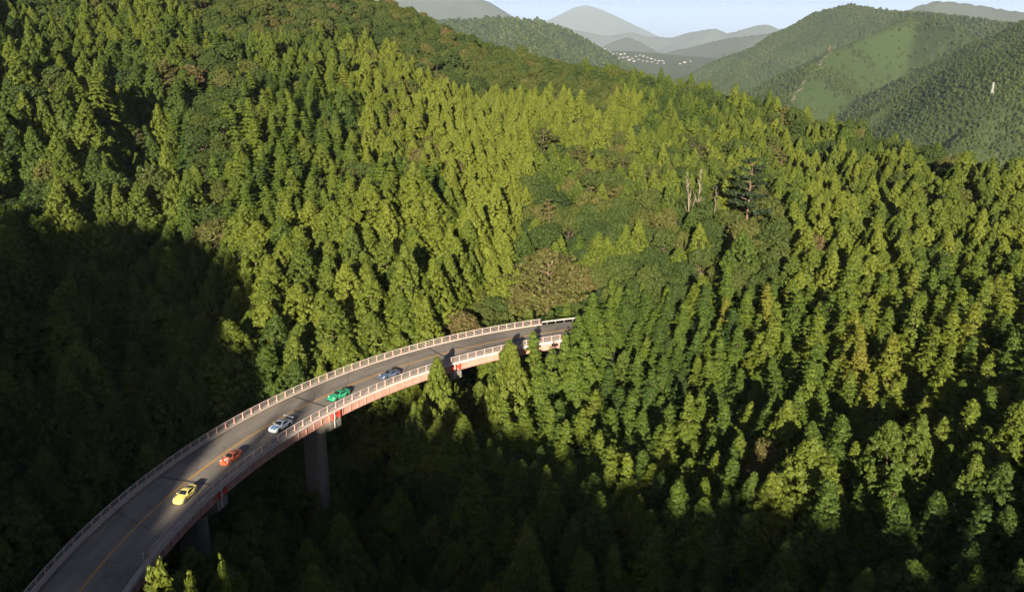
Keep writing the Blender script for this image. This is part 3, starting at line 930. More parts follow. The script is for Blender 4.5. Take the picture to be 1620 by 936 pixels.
def pine(seed, h=15.0, R=4.0, nb=16, bare=0.40, per=11, bark='pine_bark'):
    r = np.random.default_rng(seed)
    P, Nd, S, TV = [], [], [], []
    limbs = []
    for i in range(nb):
        t = bare + (0.98 - bare) * (i + 0.5) / nb
        th = i * 2.4 + r.normal(0, 0.4)
        rb = R * math.sin(math.pi * min(1, (t - bare) / (1 - bare) * 0.62 + 0.38)) ** 0.8 * r.uniform(0.6, 1.1) + 0.3
        z0 = h * t
        tip = np.array([rb * math.cos(th), rb * math.sin(th), z0 + 0.22 * rb])
        limbs.append(((0, 0, z0 - 0.3), tuple(tip * np.array([0.85, 0.85, 1]) )))
        tv = r.uniform()
        m = int(10 + 9 * rb)
        q = np.sqrt(r.uniform(0.08, 1, m)); sp = r.normal(0, 0.30, m)
        x = rb * q * 1.05
        P.append(np.stack([x * np.cos(th + sp * 1.1), x * np.sin(th + sp * 1.1), z0 + 0.2 * x + r.normal(0, 0.16, m)], 1))
        Nd.append(np.tile(np.array([[math.cos(th) * 0.4, math.sin(th) * 0.4, 0.8]]), (m, 1)))
        S.append(r.uniform(0.30, 0.52, m)); TV.append(np.clip(tv * 0.6 + r.uniform(0, 0.4, m), 0, 1))
    P = np.concatenate(P); Nd = np.concatenate(Nd); S = np.concatenate(S); TV = np.concatenate(TV)
    me = crown_mesh('pine_crown', P, Nd, S, per, M['pine'], r, 0.42, (0.50, 0.24), 0.7, TV, up=0.35)
    mb = MB()
    bend = r.normal(0, 0.25, 2)
    mb.tube([(bend[0] * math.sin(z * 0.4), bend[1] * math.sin(z * 0.33), z) for z in np.linspace(0, h * 0.97, 8)], list(np.linspace(0.27, 0.05, 8)), 8)
    for a, b in limbs:
        mb.tube([a, ((a[0] + b[0]) * 0.5, (a[1] + b[1]) * 0.5, (a[2] + b[2]) * 0.5 - 0.1), b], [0.085, 0.06, 0.025], 5)
    return me, mb.mesh('pine_trunk', M[bark], True)

def trunk_mesh(r, h, rad_, mat, nlimb=0, reach=2.5):
    mb = MB()
    b = r.normal(0, 0.12, 2)
    zs = np.linspace(0, h, 6)
    mb.tube([(b[0] * math.sin(z * 0.35), b[1] * math.sin(z * 0.3), z) for z in zs], list(np.linspace(rad_, 0.04, 6)), 7)
    for i in range(nlimb):
        th = i * 2.4 + r.normal(0, 0.3); z = h * (0.5 + 0.45 * i / nlimb)
        q = reach * r.uniform(0.7, 1.0)
        mb.tube([(0, 0, z), (q * 0.45 * math.cos(th), q * 0.45 * math.sin(th), z + q * 0.35), (q * math.cos(th), q * math.sin(th), z + q * 0.75)], [rad_ * 0.5, rad_ * 0.33, 0.03], 6)
    return mb.mesh('trunk', mat, True)

def dead(seed, h=13.0, nb=16):
    r = np.random.default_rng(seed)
    mb = MB()
    lean = r.normal(0, 0.05, 2)
    ax_ = lambda z: Vector((lean[0] * z + 0.15 * math.sin(z * 0.5), lean[1] * z, z))
    mb.tube([ax_(z) for z in np.linspace(0, h, 9)], list(np.linspace(0.26, 0.04, 9)), 7)
    mc = MB()
    for i in range(nb):
        t = 0.32 + 0.64 * (i + r.uniform()) / nb
        th = r.uniform(0, 6.28); q = 3.4 * (1.05 - t) * r.uniform(0.5, 1.1) + 0.5
        a = ax_(h * t)
        m_ = a + Vector((math.cos(th) * q * 0.5, math.sin(th) * q * 0.5, q * 0.42))
        e = a + Vector((math.cos(th) * q, math.sin(th) * q, q * 1.0))
        mc.tube([a, m_, e], [0.10, 0.065, 0.02], 5)
        for s in (-1, 1):
            th2 = th + s * 0.7
            mc.tube([m_, m_ + Vector((math.cos(th2) * q * 0.4, math.sin(th2) * q * 0.4, q * 0.5))], [0.045, 0.015], 4)
    return mc.mesh('dead_branches', M['dead'], True), mb.mesh('dead_trunk', M['dead'], True)

KIND = {
    'cedar_tree': [cedar(11, 13.5, 4.4, 360, 27, 0.88), cedar(12, 14.5, 3.8, 330, 27, 0.95), cedar(13, 13, 5.0, 420, 27, 0.84, 0.08), cedar(14, 15, 4.4, 360, 27, 1.05)],
    'fir_tree': [fir(21, 12.5, 4.2, 14), fir(22, 13.5, 3.7, 15), fir(23, 12, 4.8, 13), fir(24, 13, 4.4, 14)],
    'broadleaf_tree': [broad(31), broad(32, 10.5, 4.6, 15), broad(33, 12.5, 3.8, 12), broad(34, 11.5, 4.3, 10)],
    'pine_tree': [pine(41), pine(42, 14, 4.6, 14, 0.48), pine(43, 13, 5.4, 30, 0.30)],
    'dead_tree': [dead(51), dead(52, 11.5, 12)],
}
HT = {'cedar_tree': [13.5, 14.5, 13, 15], 'fir_tree': [12.5, 13.5, 12, 13], 'broadleaf_tree': [12.2, 11.3, 13, 12.2], 'pine_tree': [15.5, 14.6, 13.8], 'dead_tree': [13.5, 12]}
RAD = {'cedar_tree': [4.3, 3.8, 5.0, 4.3], 'fir_tree': [4.1, 3.6, 4.6, 4.3], 'broadleaf_tree': [4.2, 4.6, 3.8, 4.2], 'pine_tree': [3.6, 4.0, 4.6], 'dead_tree': [2.2, 1.8]}
NAMES = list(KIND)

# ---------------------------------------------------------------- where the trees stand
ridge_u = [-400, 0, 300, 560, 640, 700, 760, 900, 1000, 1100, 1200, 1262, 1330, 1420, 1500, 1620, 1800]
ridge_v = [-110, -75, -45, 3, 14, 42, 70, 104, 122, 145, 163, 180, 186, 206, 232, 268, 320]

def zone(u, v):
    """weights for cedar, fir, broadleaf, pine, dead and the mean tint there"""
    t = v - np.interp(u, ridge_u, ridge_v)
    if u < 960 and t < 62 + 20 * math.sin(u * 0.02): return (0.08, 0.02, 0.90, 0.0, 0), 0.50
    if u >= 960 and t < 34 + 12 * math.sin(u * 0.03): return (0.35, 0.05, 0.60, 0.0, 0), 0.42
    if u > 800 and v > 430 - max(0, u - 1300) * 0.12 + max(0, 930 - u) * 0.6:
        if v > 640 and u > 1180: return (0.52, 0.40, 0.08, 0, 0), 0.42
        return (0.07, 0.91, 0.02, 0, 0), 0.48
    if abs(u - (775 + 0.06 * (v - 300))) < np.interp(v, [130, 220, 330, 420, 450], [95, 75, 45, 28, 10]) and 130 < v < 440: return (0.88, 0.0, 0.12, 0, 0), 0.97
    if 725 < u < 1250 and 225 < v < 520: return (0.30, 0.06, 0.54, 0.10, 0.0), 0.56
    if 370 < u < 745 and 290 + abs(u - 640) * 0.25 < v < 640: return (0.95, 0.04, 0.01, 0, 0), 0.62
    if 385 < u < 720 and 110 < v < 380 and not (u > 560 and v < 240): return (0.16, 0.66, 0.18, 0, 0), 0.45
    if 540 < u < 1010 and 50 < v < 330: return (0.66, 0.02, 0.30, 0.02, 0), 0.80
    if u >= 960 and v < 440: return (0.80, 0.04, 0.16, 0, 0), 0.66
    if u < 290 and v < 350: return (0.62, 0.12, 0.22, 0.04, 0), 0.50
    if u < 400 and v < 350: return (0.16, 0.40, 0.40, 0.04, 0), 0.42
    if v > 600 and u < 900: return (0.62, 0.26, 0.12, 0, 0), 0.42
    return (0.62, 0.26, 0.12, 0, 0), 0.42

def rail_v(u):
    """pixel row of the inner railing's foot, for keeping the bridge in sight"""
    return np.interp(u, [20, 140, 228, 297, 358, 433, 495, 518, 585, 665, 711, 784, 841, 905, 940], [985, 955, 915, 832, 772, 716, 676, 664, 632, 602, 588, 566, 545, 525, 518])

T = []                                # kind index, variant, x, y, z, height scale, width scale, turn, tint
def add_tree(kind, x, y, top=None, var=None, tint=0.5, hs=1.0, ws=None, turn=None, special=None, sink=0.2):
    var = int(rng.integers(0, len(KIND[kind]))) if var is None else var
    z = float(gz_at(x, y)) - sink
    if top is not None:
        hs = (top - z) / HT[kind][var]
    T.append([NAMES.index(kind), var, x, y, z, hs, ws if ws else min(hs, 1.25) * rng.uniform(0.9, 1.12), rng.uniform(0, 6.28) if turn is None else turn, tint, special])

STEP = 5.3
cand = []
row = 0
for y in np.arange(22, 640, STEP * 0.87):
    row += 1
    wx = min(330, 40 + y * 0.74)
    for x in np.arange(-wx, wx, STEP):
        cand.append((x + (row % 2) * STEP / 2 + rng.uniform(-1.6, 1.6), y + rng.uniform(-1.6, 1.6)))
cand = np.array(cand)
cz = gz_at(cand[:, 0], cand[:, 1])
U, Vv, FW = project(cand[:, 0], cand[:, 1], cz + 13)
ok = (FW > 20) & (U > -140) & (U < 1760) & (Vv > -120) & (Vv < 1230)
ca = np.degrees(np.arctan2(cand[:, 1] - CY, cand[:, 0] - CX)) % 360
cr = np.hypot(cand[:, 0] - CX, cand[:, 1] - CY)
occupied = []
def blocked(x, y, a, r_, top, crown):
    """on the road, in the bridge, or in front of it in this view"""
    if 103.5 < a < 236:
        if abs(r_ - R_MID) < 5.9 + crown * 0.55 and (a < ABUT_FAR or a > ABUT_NEAR): return True
        if abs(r_ - R_MID) < 6.6 + crown and top > -2.6: return True
    return False

HAND = [  # top pixel, distance, kind, variant, width, tint, label
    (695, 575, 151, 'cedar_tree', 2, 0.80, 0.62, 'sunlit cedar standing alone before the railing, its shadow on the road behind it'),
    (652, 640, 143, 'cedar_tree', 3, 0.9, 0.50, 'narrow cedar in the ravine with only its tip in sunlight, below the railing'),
    (803, 541, 161, 'cedar_tree', 0, 0.95, 0.62, 'cedar hiding a stretch of the railing near the far end of the bridge'),
    (822, 545, 158, 'cedar_tree', 3, 0.9, 0.66, 'yellow green cedar beside the red girder end at the far abutment'),
    (852, 523, 168, 'fir_tree', 0, 1.0, 0.55, 'slender lit fir whose tip covers the road just past the bridge'),
    (790, 560, 162, 'broadleaf_tree', 0, 0.8, 0.35, 'dark green leafy tree in front of the railing beside two cedars'),
    (893, 522, 168, 'fir_tree', 1, 1.0, 0.45, None), (918, 497, 172, 'fir_tree', 2, 1.0, 0.42, None), (940, 482, 176, 'fir_tree', 0, 1.0, 0.42, None), (873, 548, 162, 'fir_tree', 3, 1.0, 0.42, None), (965, 470, 180, 'fir_tree', 3, 1.0, 0.42, None),
    (905, 545, 162, 'fir_tree', 2, 1.0, 0.45, None), (932, 525, 166, 'fir_tree', 3, 1.0, 0.45, None), (958, 505, 171, 'fir_tree', 1, 1.05, 0.45, None), (848, 570, 160, 'fir_tree', 2, 0.95, 0.45, None),
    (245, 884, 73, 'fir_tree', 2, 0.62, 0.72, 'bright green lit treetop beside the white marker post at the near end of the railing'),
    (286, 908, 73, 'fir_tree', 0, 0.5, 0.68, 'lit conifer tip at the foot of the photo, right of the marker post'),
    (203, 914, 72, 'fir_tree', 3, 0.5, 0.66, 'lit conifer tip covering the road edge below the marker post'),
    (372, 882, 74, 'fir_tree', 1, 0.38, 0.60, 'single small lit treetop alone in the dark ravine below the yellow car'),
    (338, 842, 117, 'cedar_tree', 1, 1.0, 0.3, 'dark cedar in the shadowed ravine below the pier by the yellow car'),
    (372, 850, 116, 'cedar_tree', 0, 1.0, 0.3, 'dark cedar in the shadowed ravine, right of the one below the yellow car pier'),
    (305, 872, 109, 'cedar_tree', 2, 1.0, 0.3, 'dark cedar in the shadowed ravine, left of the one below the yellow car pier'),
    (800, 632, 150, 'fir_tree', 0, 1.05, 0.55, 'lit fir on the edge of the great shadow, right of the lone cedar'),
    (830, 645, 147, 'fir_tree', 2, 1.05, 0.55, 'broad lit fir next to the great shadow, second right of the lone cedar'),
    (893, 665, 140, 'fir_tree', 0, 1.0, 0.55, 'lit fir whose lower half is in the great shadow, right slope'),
    (942, 678, 136, 'fir_tree', 1, 1.05, 0.55, None), (870, 640, 148, 'fir_tree', 3, 1.0, 0.5, None), (968, 705, 131, 'fir_tree', 2, 1.05, 0.58, None),
    (838, 408, 203, 'broadleaf_tree', 1, 1.25, 0.78, 'olive leafy tree just left of the big spreading tree by the bridge end'),
    (912, 412, 206, 'broadleaf_tree', 0, 1.2, 0.84, 'olive leafy tree just right of the big spreading tree by the bridge end'),
    (872, 388, 200, 'pine_tree', 2, 1.6, 0.78, 'big spreading olive tree with pale stems beside the far end of the bridge'),
    (1188, 243, 238, 'pine_tree', 0, 1.15, 0.10, 'tall dark pine with a bare reddish trunk on the sunlit slope'),
    (862, 198, 322, 'pine_tree', 1, 1.1, 0.45, 'sparse dark pine with bare trunk standing above the mixed wood'),
    (935, 262, 285, 'pine_tree', 1, 1.25, 0.85, 'flat topped brownish pine with visible stems in the mixed wood'),
    (985, 290, 268, 'pine_tree', 2, 1.1, 0.88, 'spreading tan pine with pale crossing limbs in the mixed wood'),
    (742, 282, 268, 'broadleaf_tree', 1, 1.4, 0.84, 'wide olive broadleaf tree filling the head of the gully'),
    (1107, 262, 246, 'dead_tree', 0, 0.95, 0.5, 'bare grey dead tree with forked limbs on the sunlit slope'),
    (1098, 268, 244, 'dead_tree', 1, 0.8, 0.5, 'bare leaning dead tree crossing its grey neighbour'),
    (1170, 300, 236, 'dead_tree', 1, 0.7, 0.5, 'slim pale snag beside the tall dark pine'),
    (1132, 288, 243, 'dead_tree', 1, 0.5, 0.5, 'short pale snag between the dead tree and the dark pine'),
    (290, 28, 345, 'broadleaf_tree', 3, 1.3, 0.95, 'reddish brown broadleaf tree on the knoll near the top of the photo'),
    (250, 40, 345, 'pine_tree', 2, 1.2, 0.7, 'tan pine with layered branches beside the brown knoll'),
    (345, 35, 340, 'broadleaf_tree', 0, 1.2, 0.72, 'olive broadleaf tree on the shadowed side of the brown knoll'),
    (330, 300, 226, 'broadleaf_tree', 1, 1.3, 0.80, 'wide olive brown broadleaf tree at the upper edge of the left shadow'),
    (1290, 355, 218, 'broadleaf_tree', 2, 1.1, 0.93, 'brownish broadleaf tree low on the right slope among green firs'),
    (1232, 148, 440, 'broadleaf_tree', 3, 1.2, 0.97, 'rusty orange tree on the skyline of the ridge'),
    (1150, 470, 182, 'fir_tree', 1, 0.9, 0.98, 'fir with yellowing top among the green firs on the right slope'),
    (1215, 450, 186, 'fir_tree', 2, 0.9, 0.95, 'yellow tipped fir near the upper edge of the fir slope'),
    (1222, 690, 131, 'broadleaf_tree', 0, 0.8, 0.86, 'yellowing broadleaf tree just above the great shadow on the right'),
]
for (u, v, D, kd, var, ws, tint, lab) in HAND:
    p = at(u, v, D)
    if kd == 'dead_tree':
        add_tree(kd, p.x, p.y, p.z, var, tint, ws=ws, special=lab)
    else:
        add_tree(kd, p.x, p.y, p.z, var, tint, ws=ws, special=lab)
        if v < 60 or kd == 'broadleaf_tree' and T[-1][5] > 1.25: T[-1][5] = min(T[-1][5], 0.85 if kd == 'dead_tree' else 1.25)
        T[-1][6] *= max(1.0, T[-1][5] * 0.8)
        if lab is None: T[-1][5] = max(T[-1][5], 0.85)
    r0 = RAD[kd][var] * ws
    occupied.append((p.x, p.y, 10.0 if lab and lab.startswith('sunlit cedar standing') else r0 * 0.85))
occ = np.array(occupied)
taken = np.zeros(len(cand), bool)
for i in np.nonzero(ok)[0]:
    x, y = cand[i]
    if ((occ[:, 0] - x) ** 2 + (occ[:, 1] - y) ** 2 < occ[:, 2] ** 2).any(): continue
    u, v = U[i], Vv[i]
    gap = np.interp(u, [900, 960, 1010, 1060, 1120], [462, 420, 398, 394, 396])
    if 905 < u < 1115 and gap - 6 < v < gap + 15: continue
    w, tm = zone(u, v)
    best, bs = 0, -1e9
    for k in range(5):
        if w[k] <= 0: continue
        s = math.log(w[k]) + 1.9 * mnoise.noise(Vector((x * 0.035, y * 0.035, 3.1 * k))) + 0.45 * -math.log(-math.log(rng.uniform(1e-6, 1 - 1e-6)))
        if s > bs: best, bs = k, s
    kd = NAMES[best]
    if kd in ('broadleaf_tree', 'pine_tree'):
        cell = (int(x // 6.2), int(y // 6.2))
        if rng.uniform() < 0.22: continue
    var = int(rng.integers(0, len(KIND[kd])))
    n2 = mnoise.noise(Vector((x * 0.02, y * 0.02, 11.0)))
    hs = float(np.clip(1.0 + 0.16 * n2 + rng.normal(0, 0.16), 0.58, 1.45))
    spur = 370 < u < 745 and 290 + abs(u - 640) * 0.25 < v < 640
    if spur or (u < 300 and v > 90):
        if rng.uniform() < 0.20: continue
        hs = float(np.clip(hs * 1.15, 0.6, 1.65))
    if 560 < u < 800 and v > 575 and cr[i] < R_IN: hs *= 0.55
    if kd == 'broadleaf_tree': hs *= 0.98
    if v > 600: hs *= 1.0
    z = float(gz_at(x, y)) - 0.2
    top = z + hs * HT[kd][var]
    rr = RAD[kd][var] * hs
    a, r_ = ca[i], cr[i]
    if blocked(x, y, a, r_, top, rr):
        continue
    # keep the bridge in sight: nothing nearer may rise over it
    uu, vv, ff = project(x, y, top)
    if r_ < R_MID or a > ABUT_NEAR:
        hit = False
        for du in (-0.45, 0, 0.45):
            q = uu + du * rr * FPX / ff
            lim = rail_v(q) + (3 if du else 4)
            if -40 < q < 900 and vv + abs(du) * rr * 1.2 * FPX / ff < lim: hit = True
        if hit and r_ < R_MID:
            # try a lower tree once
            hs2 = hs * 0.72; top = z + hs2 * HT[kd][var]; rr = RAD[kd][var] * hs2
            uu, vv, ff = project(x, y, top)
            if any(-40 < uu + du * rr * FPX / ff < 900 and vv + abs(du) * rr * 1.2 * FPX / ff < rail_v(uu + du * rr * FPX / ff) + 4 for du in (-0.45, 0, 0.45)): continue
            hs = hs2
        elif hit:
            continue
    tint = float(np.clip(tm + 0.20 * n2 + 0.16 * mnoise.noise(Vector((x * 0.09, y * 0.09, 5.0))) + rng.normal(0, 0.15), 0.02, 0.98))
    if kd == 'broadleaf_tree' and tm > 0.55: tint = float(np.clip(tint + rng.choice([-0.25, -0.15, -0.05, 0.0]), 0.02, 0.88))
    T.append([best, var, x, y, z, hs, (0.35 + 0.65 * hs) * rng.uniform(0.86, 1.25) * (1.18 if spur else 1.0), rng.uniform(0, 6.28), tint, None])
n_view = len(T)
# trees of the ridge behind the camera; the photograph shows only their shade
for y in np.arange(CREST_Y - 16, CREST_Y + 14, 4.6):
    for x in np.arange(-215, 130, 4.6):
        xx = x + rng.uniform(-1.4, 1.4); yy = y + rng.uniform(-1.4, 1.4)
        T.append([0, int(rng.integers(0, 4)), xx, yy, float(gz_at(xx, yy)) - 0.2, float(np.clip(rng.normal(0.67, 0.07 if xx > -85 else 0.16), 0.5, 1.05)), rng.uniform(0.75, 1.05), rng.uniform(0, 6.28), 0.5, None])
print('trees', len(T), n_view)

# three tall trees of that ridge, whose long shadows streak over the road
for q in ((458, 637), (478, 640), (511, 611), (330, 690)):
    p = at_z(*q, 0.0)
    t = (p.y - CREST_Y) / math.cos(SUN_AZ)
    x_, y_ = p.x - math.sin(SUN_AZ) * t, CREST_Y
    z_ = float(gz_at(x_, y_)) - 0.2
    h_ = p.z + t * tS - z_
    T.append([0, 3, x_, y_, z_, h_ / 15.0, 0.62, rng.uniform(0, 6.28), 0.5, None])

# which of them show largest: paint them near to far into a small picture
KI = np.array([t[0] for t in T]); VA = np.array([t[1] for t in T])
TX = np.array([t[2] for t in T]); TY = np.array([t[3] for t in T]); TZ = np.array([t[4] for t in T]); HS = np.array([t[5] for t in T]); WS = np.array([t[6] for t in T])
hh = np.array([HT[NAMES[k]][v] for k, v in zip(KI, VA)]) * HS; rr = np.array([RAD[NAMES[k]][v] for k, v in zip(KI, VA)]) * WS
ut, vt, ft = project(TX, TY, TZ + hh)
ub, vb, fb = project(TX, TY, TZ + hh * 0.12)
Zs = 0.5
W2, H2 = int(1620 * Zs), int(936 * Zs)
paintid = np.full((H2, W2), -1, int)
order = [i for i in np.argsort(ft) if ft[i] > 5]
area = np.zeros(len(T)); su = np.zeros(len(T)); sv = np.zeros(len(T))
def paint_poly(i):
    x0 = (ut[i] - rr[i] * FPX / ft[i]) * Zs; x1 = (ut[i] + rr[i] * FPX / ft[i]) * Zs
    y0, y1 = vt[i] * Zs, vb[i] * Zs
    a, b, c, d = max(0, int(x0)), min(W2, int(x1) + 1), max(0, int(y0)), min(H2, int(y1) + 1)
    if a >= b or c >= d: return
    yy, xx = np.mgrid[c:d, a:b]
    q = np.clip((yy + 0.5 - y0) / max(y1 - y0, 1e-3), 0, 1)
    half = (x1 - x0) / 2 * (np.minimum(q ** 0.7 * 1.3, 1) if KI[i] < 2 else np.sqrt(np.clip(1 - (2 * q - 1) ** 2, 0, 1)))
    m = (np.abs(xx + 0.5 - ut[i] * Zs) < half) & (paintid[c:d, a:b] < 0)
    if not m.any(): return
    paintid[c:d, a:b][m] = i
    area[i] = m.sum(); su[i] = xx[m].mean() / Zs; sv[i] = yy[m].mean() / Zs
for i in order:
    paint_poly(i)
LIMIT = 290
single = set()
for k in range(5):
    ids = [i for i in range(n_view) if KI[i] == k and area[i] > 4]
    ids.sort(key=lambda i: (-1e9 if T[i][9] else 0) - area[i])
    single.update(ids[:LIMIT if k < 3 else 60])

# ---------------------------------------------------------------- build the trees
COMMON = {'cedar_tree': 'cedar', 'fir_tree': 'fir', 'broadleaf_tree': 'broadleaf tree', 'pine_tree': 'pine', 'dead_tree': 'dead tree'}
TONE = {
    'cedar_tree': ('dark green', 'mid green', 'yellow green', 'pale yellow green'),
    'fir_tree': ('dark green', 'mid green', 'yellow green', 'yellowish'),
    'broadleaf_tree': ('dark green', 'mid green', 'olive', 'brownish'),
    'pine_tree': ('dark green', 'olive', 'tan', 'tan'), 'dead_tree': ('bare grey',) * 4}
tsun = math.tan(SUN_EL)
def sunlit(x, y, z):
    t = (y - CREST_Y) / math.cos(SUN_AZ)
    return z + t * tsun > np.interp(x - math.sin(SUN_AZ) * t, gx, gz)
def place_phrase(i):
    u, v = su[i], sv[i]
    z = TZ[i] + hh[i] * 0.8
    if not sunlit(TX[i], TY[i], z):
        side = 'in the great shadow left of the bridge' if u < 440 and v < rail_v(max(u, 20)) else 'in the shadowed ravine below the bridge'
        return side, 'trees standing in the great shadow'
    if v - np.interp(u, ridge_u, ridge_v) < 40: return 'on the skyline ridge', 'trees along the skyline ridge'
    if 370 < u < 745 and v > 300: return 'on the lit spur behind the bridge', 'trees on the lit spur behind the bridge'
    if u > 830 and v > 420: return 'on the lit slope right of the bridge', 'trees on the lit slope right of the bridge'
    if 725 < u <= 1250 and v > 225: return 'in the mixed wood beyond the bridge', 'trees of the mixed wood beyond the bridge'
    if u <= 400: return 'on the lit upper slope at left', 'trees on the lit upper left slope'
    if u > 1000: return 'on the lit upper slope at right', 'trees on the lit upper right slope'
    return 'high on the middle of the hillside', 'trees high on the middle of the hillside'
used = set()
MARKS = [('yellow car', 297, 787), ('orange car', 373, 728), ('white car', 446, 673), ('green car', 538, 625), ('grey car', 613, 590), ('lone lit cedar by the railing', 695, 610), ('white marker post', 227, 880),
         ('far end of the bridge', 850, 515), ('tallest pier', 510, 730), ('bare dead tree', 1107, 290), ('tall dark pine', 1188, 285), ('big olive tree', 872, 440), ('brown tree in the gully', 742, 300), ('brown knoll', 288, 35),
         ('rusty skyline tree', 1232, 155), ('wide brown tree by the shadow', 330, 320), ('yellowing broadleaf tree', 1222, 700), ('tan pines', 965, 290), ('yellow tipped fir', 1215, 465), ('skyline dip', 1288, 188),
         ('top left corner', 0, 0), ('bottom right corner', 1620, 936), ('bottom left corner', 0, 936), ('middle of the right edge', 1620, 468), ('middle of the left edge', 0, 468), ('middle of the bottom edge', 810, 936),
         ('top of the skyline', 560, 3), ('skyline point under the town', 1005, 122), ('small lit treetop', 372, 885), ('sparse dark pine', 862, 215), ('right end of the skyline', 1620, 268)]
NUM = 'zero one two three four five six seven eight nine ten eleven twelve thirteen fourteen fifteen sixteen seventeen eighteen nineteen twenty'.split() + ['twenty-' + q for q in 'one two three four five six seven eight nine'.split()] + ['thirty']
CLOCK = ['twelve', 'one', 'two', 'three', 'four', 'five', 'six', 'seven', 'eight', 'nine', 'ten', 'eleven']
def free_label(i, kd):
    """how it looks, then how many crown widths off a landmark and on which side (as on a clock face)"""
    tone = TONE[kd][min(3, int(T[i][8] * 3.2))]
    size = 'tall ' if HS[i] > 1.13 else 'low ' if HS[i] < 0.86 else ''
    u, v = su[i], sv[i]
    w = 6.5 * FPX / ft[i]
    near = sorted(MARKS, key=lambda q: math.hypot(q[1] - u, q[2] - v))
    for nm, mu, mv in near[:6]:
        n = math.hypot(u - mu, v - mv) / w
        k = int(round(math.degrees(math.atan2(u - mu, mv - v)) / 30)) % 12
        how = 'beside' if n < 0.7 else f'{NUM[min(30, max(1, round(n)))]} crown{"" if round(n) == 1 else "s"} from'
        lab = f"{size}{tone} {COMMON[kd]} {how} the {nm} towards {CLOCK[k]} o'clock"
        if lab not in used and n < 30.4 and len(lab.split()) <= 16: return lab
    return lab
proto = {}
for i in sorted(single):
    kd = NAMES[KI[i]]
    crown_me, trunk_me = KIND[kd][VA[i]]
    root = empty(kd, (TX[i], TY[i], TZ[i]), T[i][7])
    root.scale = (WS[i], WS[i], HS[i])
    root.rotation_euler = (rng.normal(0, 0.035), rng.normal(0, 0.035), T[i][7])
    ph, grp = place_phrase(i)
    lab = T[i][9] or free_label(i, kd)
    used.add(lab)
    tag(root, lab, 'tree', grp)
    c = mesh_obj('branches' if kd == 'dead_tree' else 'crown', crown_me, root)
    c['tint'] = T[i][8]
    t_ = mesh_obj('trunk', trunk_me, root)
    proto.setdefault((kd, VA[i]), (c, t_))

def tree_scatter(name, label, ids, kd, protos, kind='stuff', parent=None):
    """one object: the remaining trees of a kind, set out by geometry nodes at their own places"""
    me = bpy.data.meshes.new(name)
    n = len(ids)
    me.vertices.add(n)
    me.vertices.foreach_set('co', np.stack([TX[ids], TY[ids], TZ[ids]], 1).astype(np.float32).ravel())
    for an, dt, data in (('tilt', 'FLOAT', rng.normal(0, 0.04, n)), ('turn', 'FLOAT', [T[i][7] for i in ids]), ('wide', 'FLOAT', WS[ids]), ('high', 'FLOAT', HS[ids]), ('tint', 'FLOAT', [T[i][8] for i in ids]), ('sort', 'INT', VA[ids])):
        at_ = me.attributes.new(an, dt, 'POINT')
        at_.data.foreach_set('value', np.asarray(data, np.int32 if dt == 'INT' else np.float32))
    o = mesh_obj(name, me, parent)
    tag(o, label, None, None, kind)
    scatter_nodes(o, name, protos)
    return o

def scatter_nodes(o, name, protos):
    ng = bpy.data.node_groups.new(name, 'GeometryNodeTree')
    ng.interface.new_socket('Geometry', in_out='INPUT', socket_type='NodeSocketGeometry')
    ng.interface.new_socket('Geometry', in_out='OUTPUT', socket_type='NodeSocketGeometry')
    nd = ng.nodes; lk = ng.links
    gi = nd.new('NodeGroupInput'); go = nd.new('NodeGroupOutput')
    def attr(nm, dt='FLOAT'):
        a = nd.new('GeometryNodeInputNamedAttribute'); a.data_type = dt; a.inputs['Name'].default_value = nm
        return a.outputs['Attribute']
    rot = nd.new('ShaderNodeCombineXYZ'); lk.new(attr('turn'), rot.inputs['Z']); lk.new(attr('tilt'), rot.inputs['X'])
    scl = nd.new('ShaderNodeCombineXYZ')
    wv = attr('wide'); lk.new(wv, scl.inputs['X']); lk.new(wv, scl.inputs['Y']); lk.new(attr('high'), scl.inputs['Z'])
    join = nd.new('GeometryNodeJoinGeometry')
    sv_ = attr('sort', 'INT')
    for var, obs in protos.items():
        tj = nd.new('GeometryNodeJoinGeometry')
        for ob in obs:
            oi = nd.new('GeometryNodeObjectInfo'); oi.transform_space = 'ORIGINAL'
            oi.inputs['Object'].default_value = ob
            oi.inputs['As Instance'].default_value = False
            lk.new(oi.outputs['Geometry'], tj.inputs[0])
        ip = nd.new('GeometryNodeInstanceOnPoints')
        cmp_ = nd.new('FunctionNodeCompare'); cmp_.data_type = 'INT'; cmp_.operation = 'EQUAL'
        ins = [s for s in cmp_.inputs if s.type == 'INT']
        lk.new(sv_, ins[0]); ins[1].default_value = var
        lk.new(gi.outputs[0], ip.inputs['Points'])
        lk.new(cmp_.outputs[0], ip.inputs['Selection'])
        lk.new(tj.outputs[0], ip.inputs['Instance'])
        lk.new(rot.outputs[0], ip.inputs['Rotation'])
        lk.new(scl.outputs[0], ip.inputs['Scale'])
        lk.new(ip.outputs[0], join.inputs[0])
    lk.new(join.outputs[0], go.inputs[0])
    md = o.modifiers.new('scatter', 'NODES')
    md.node_group = ng

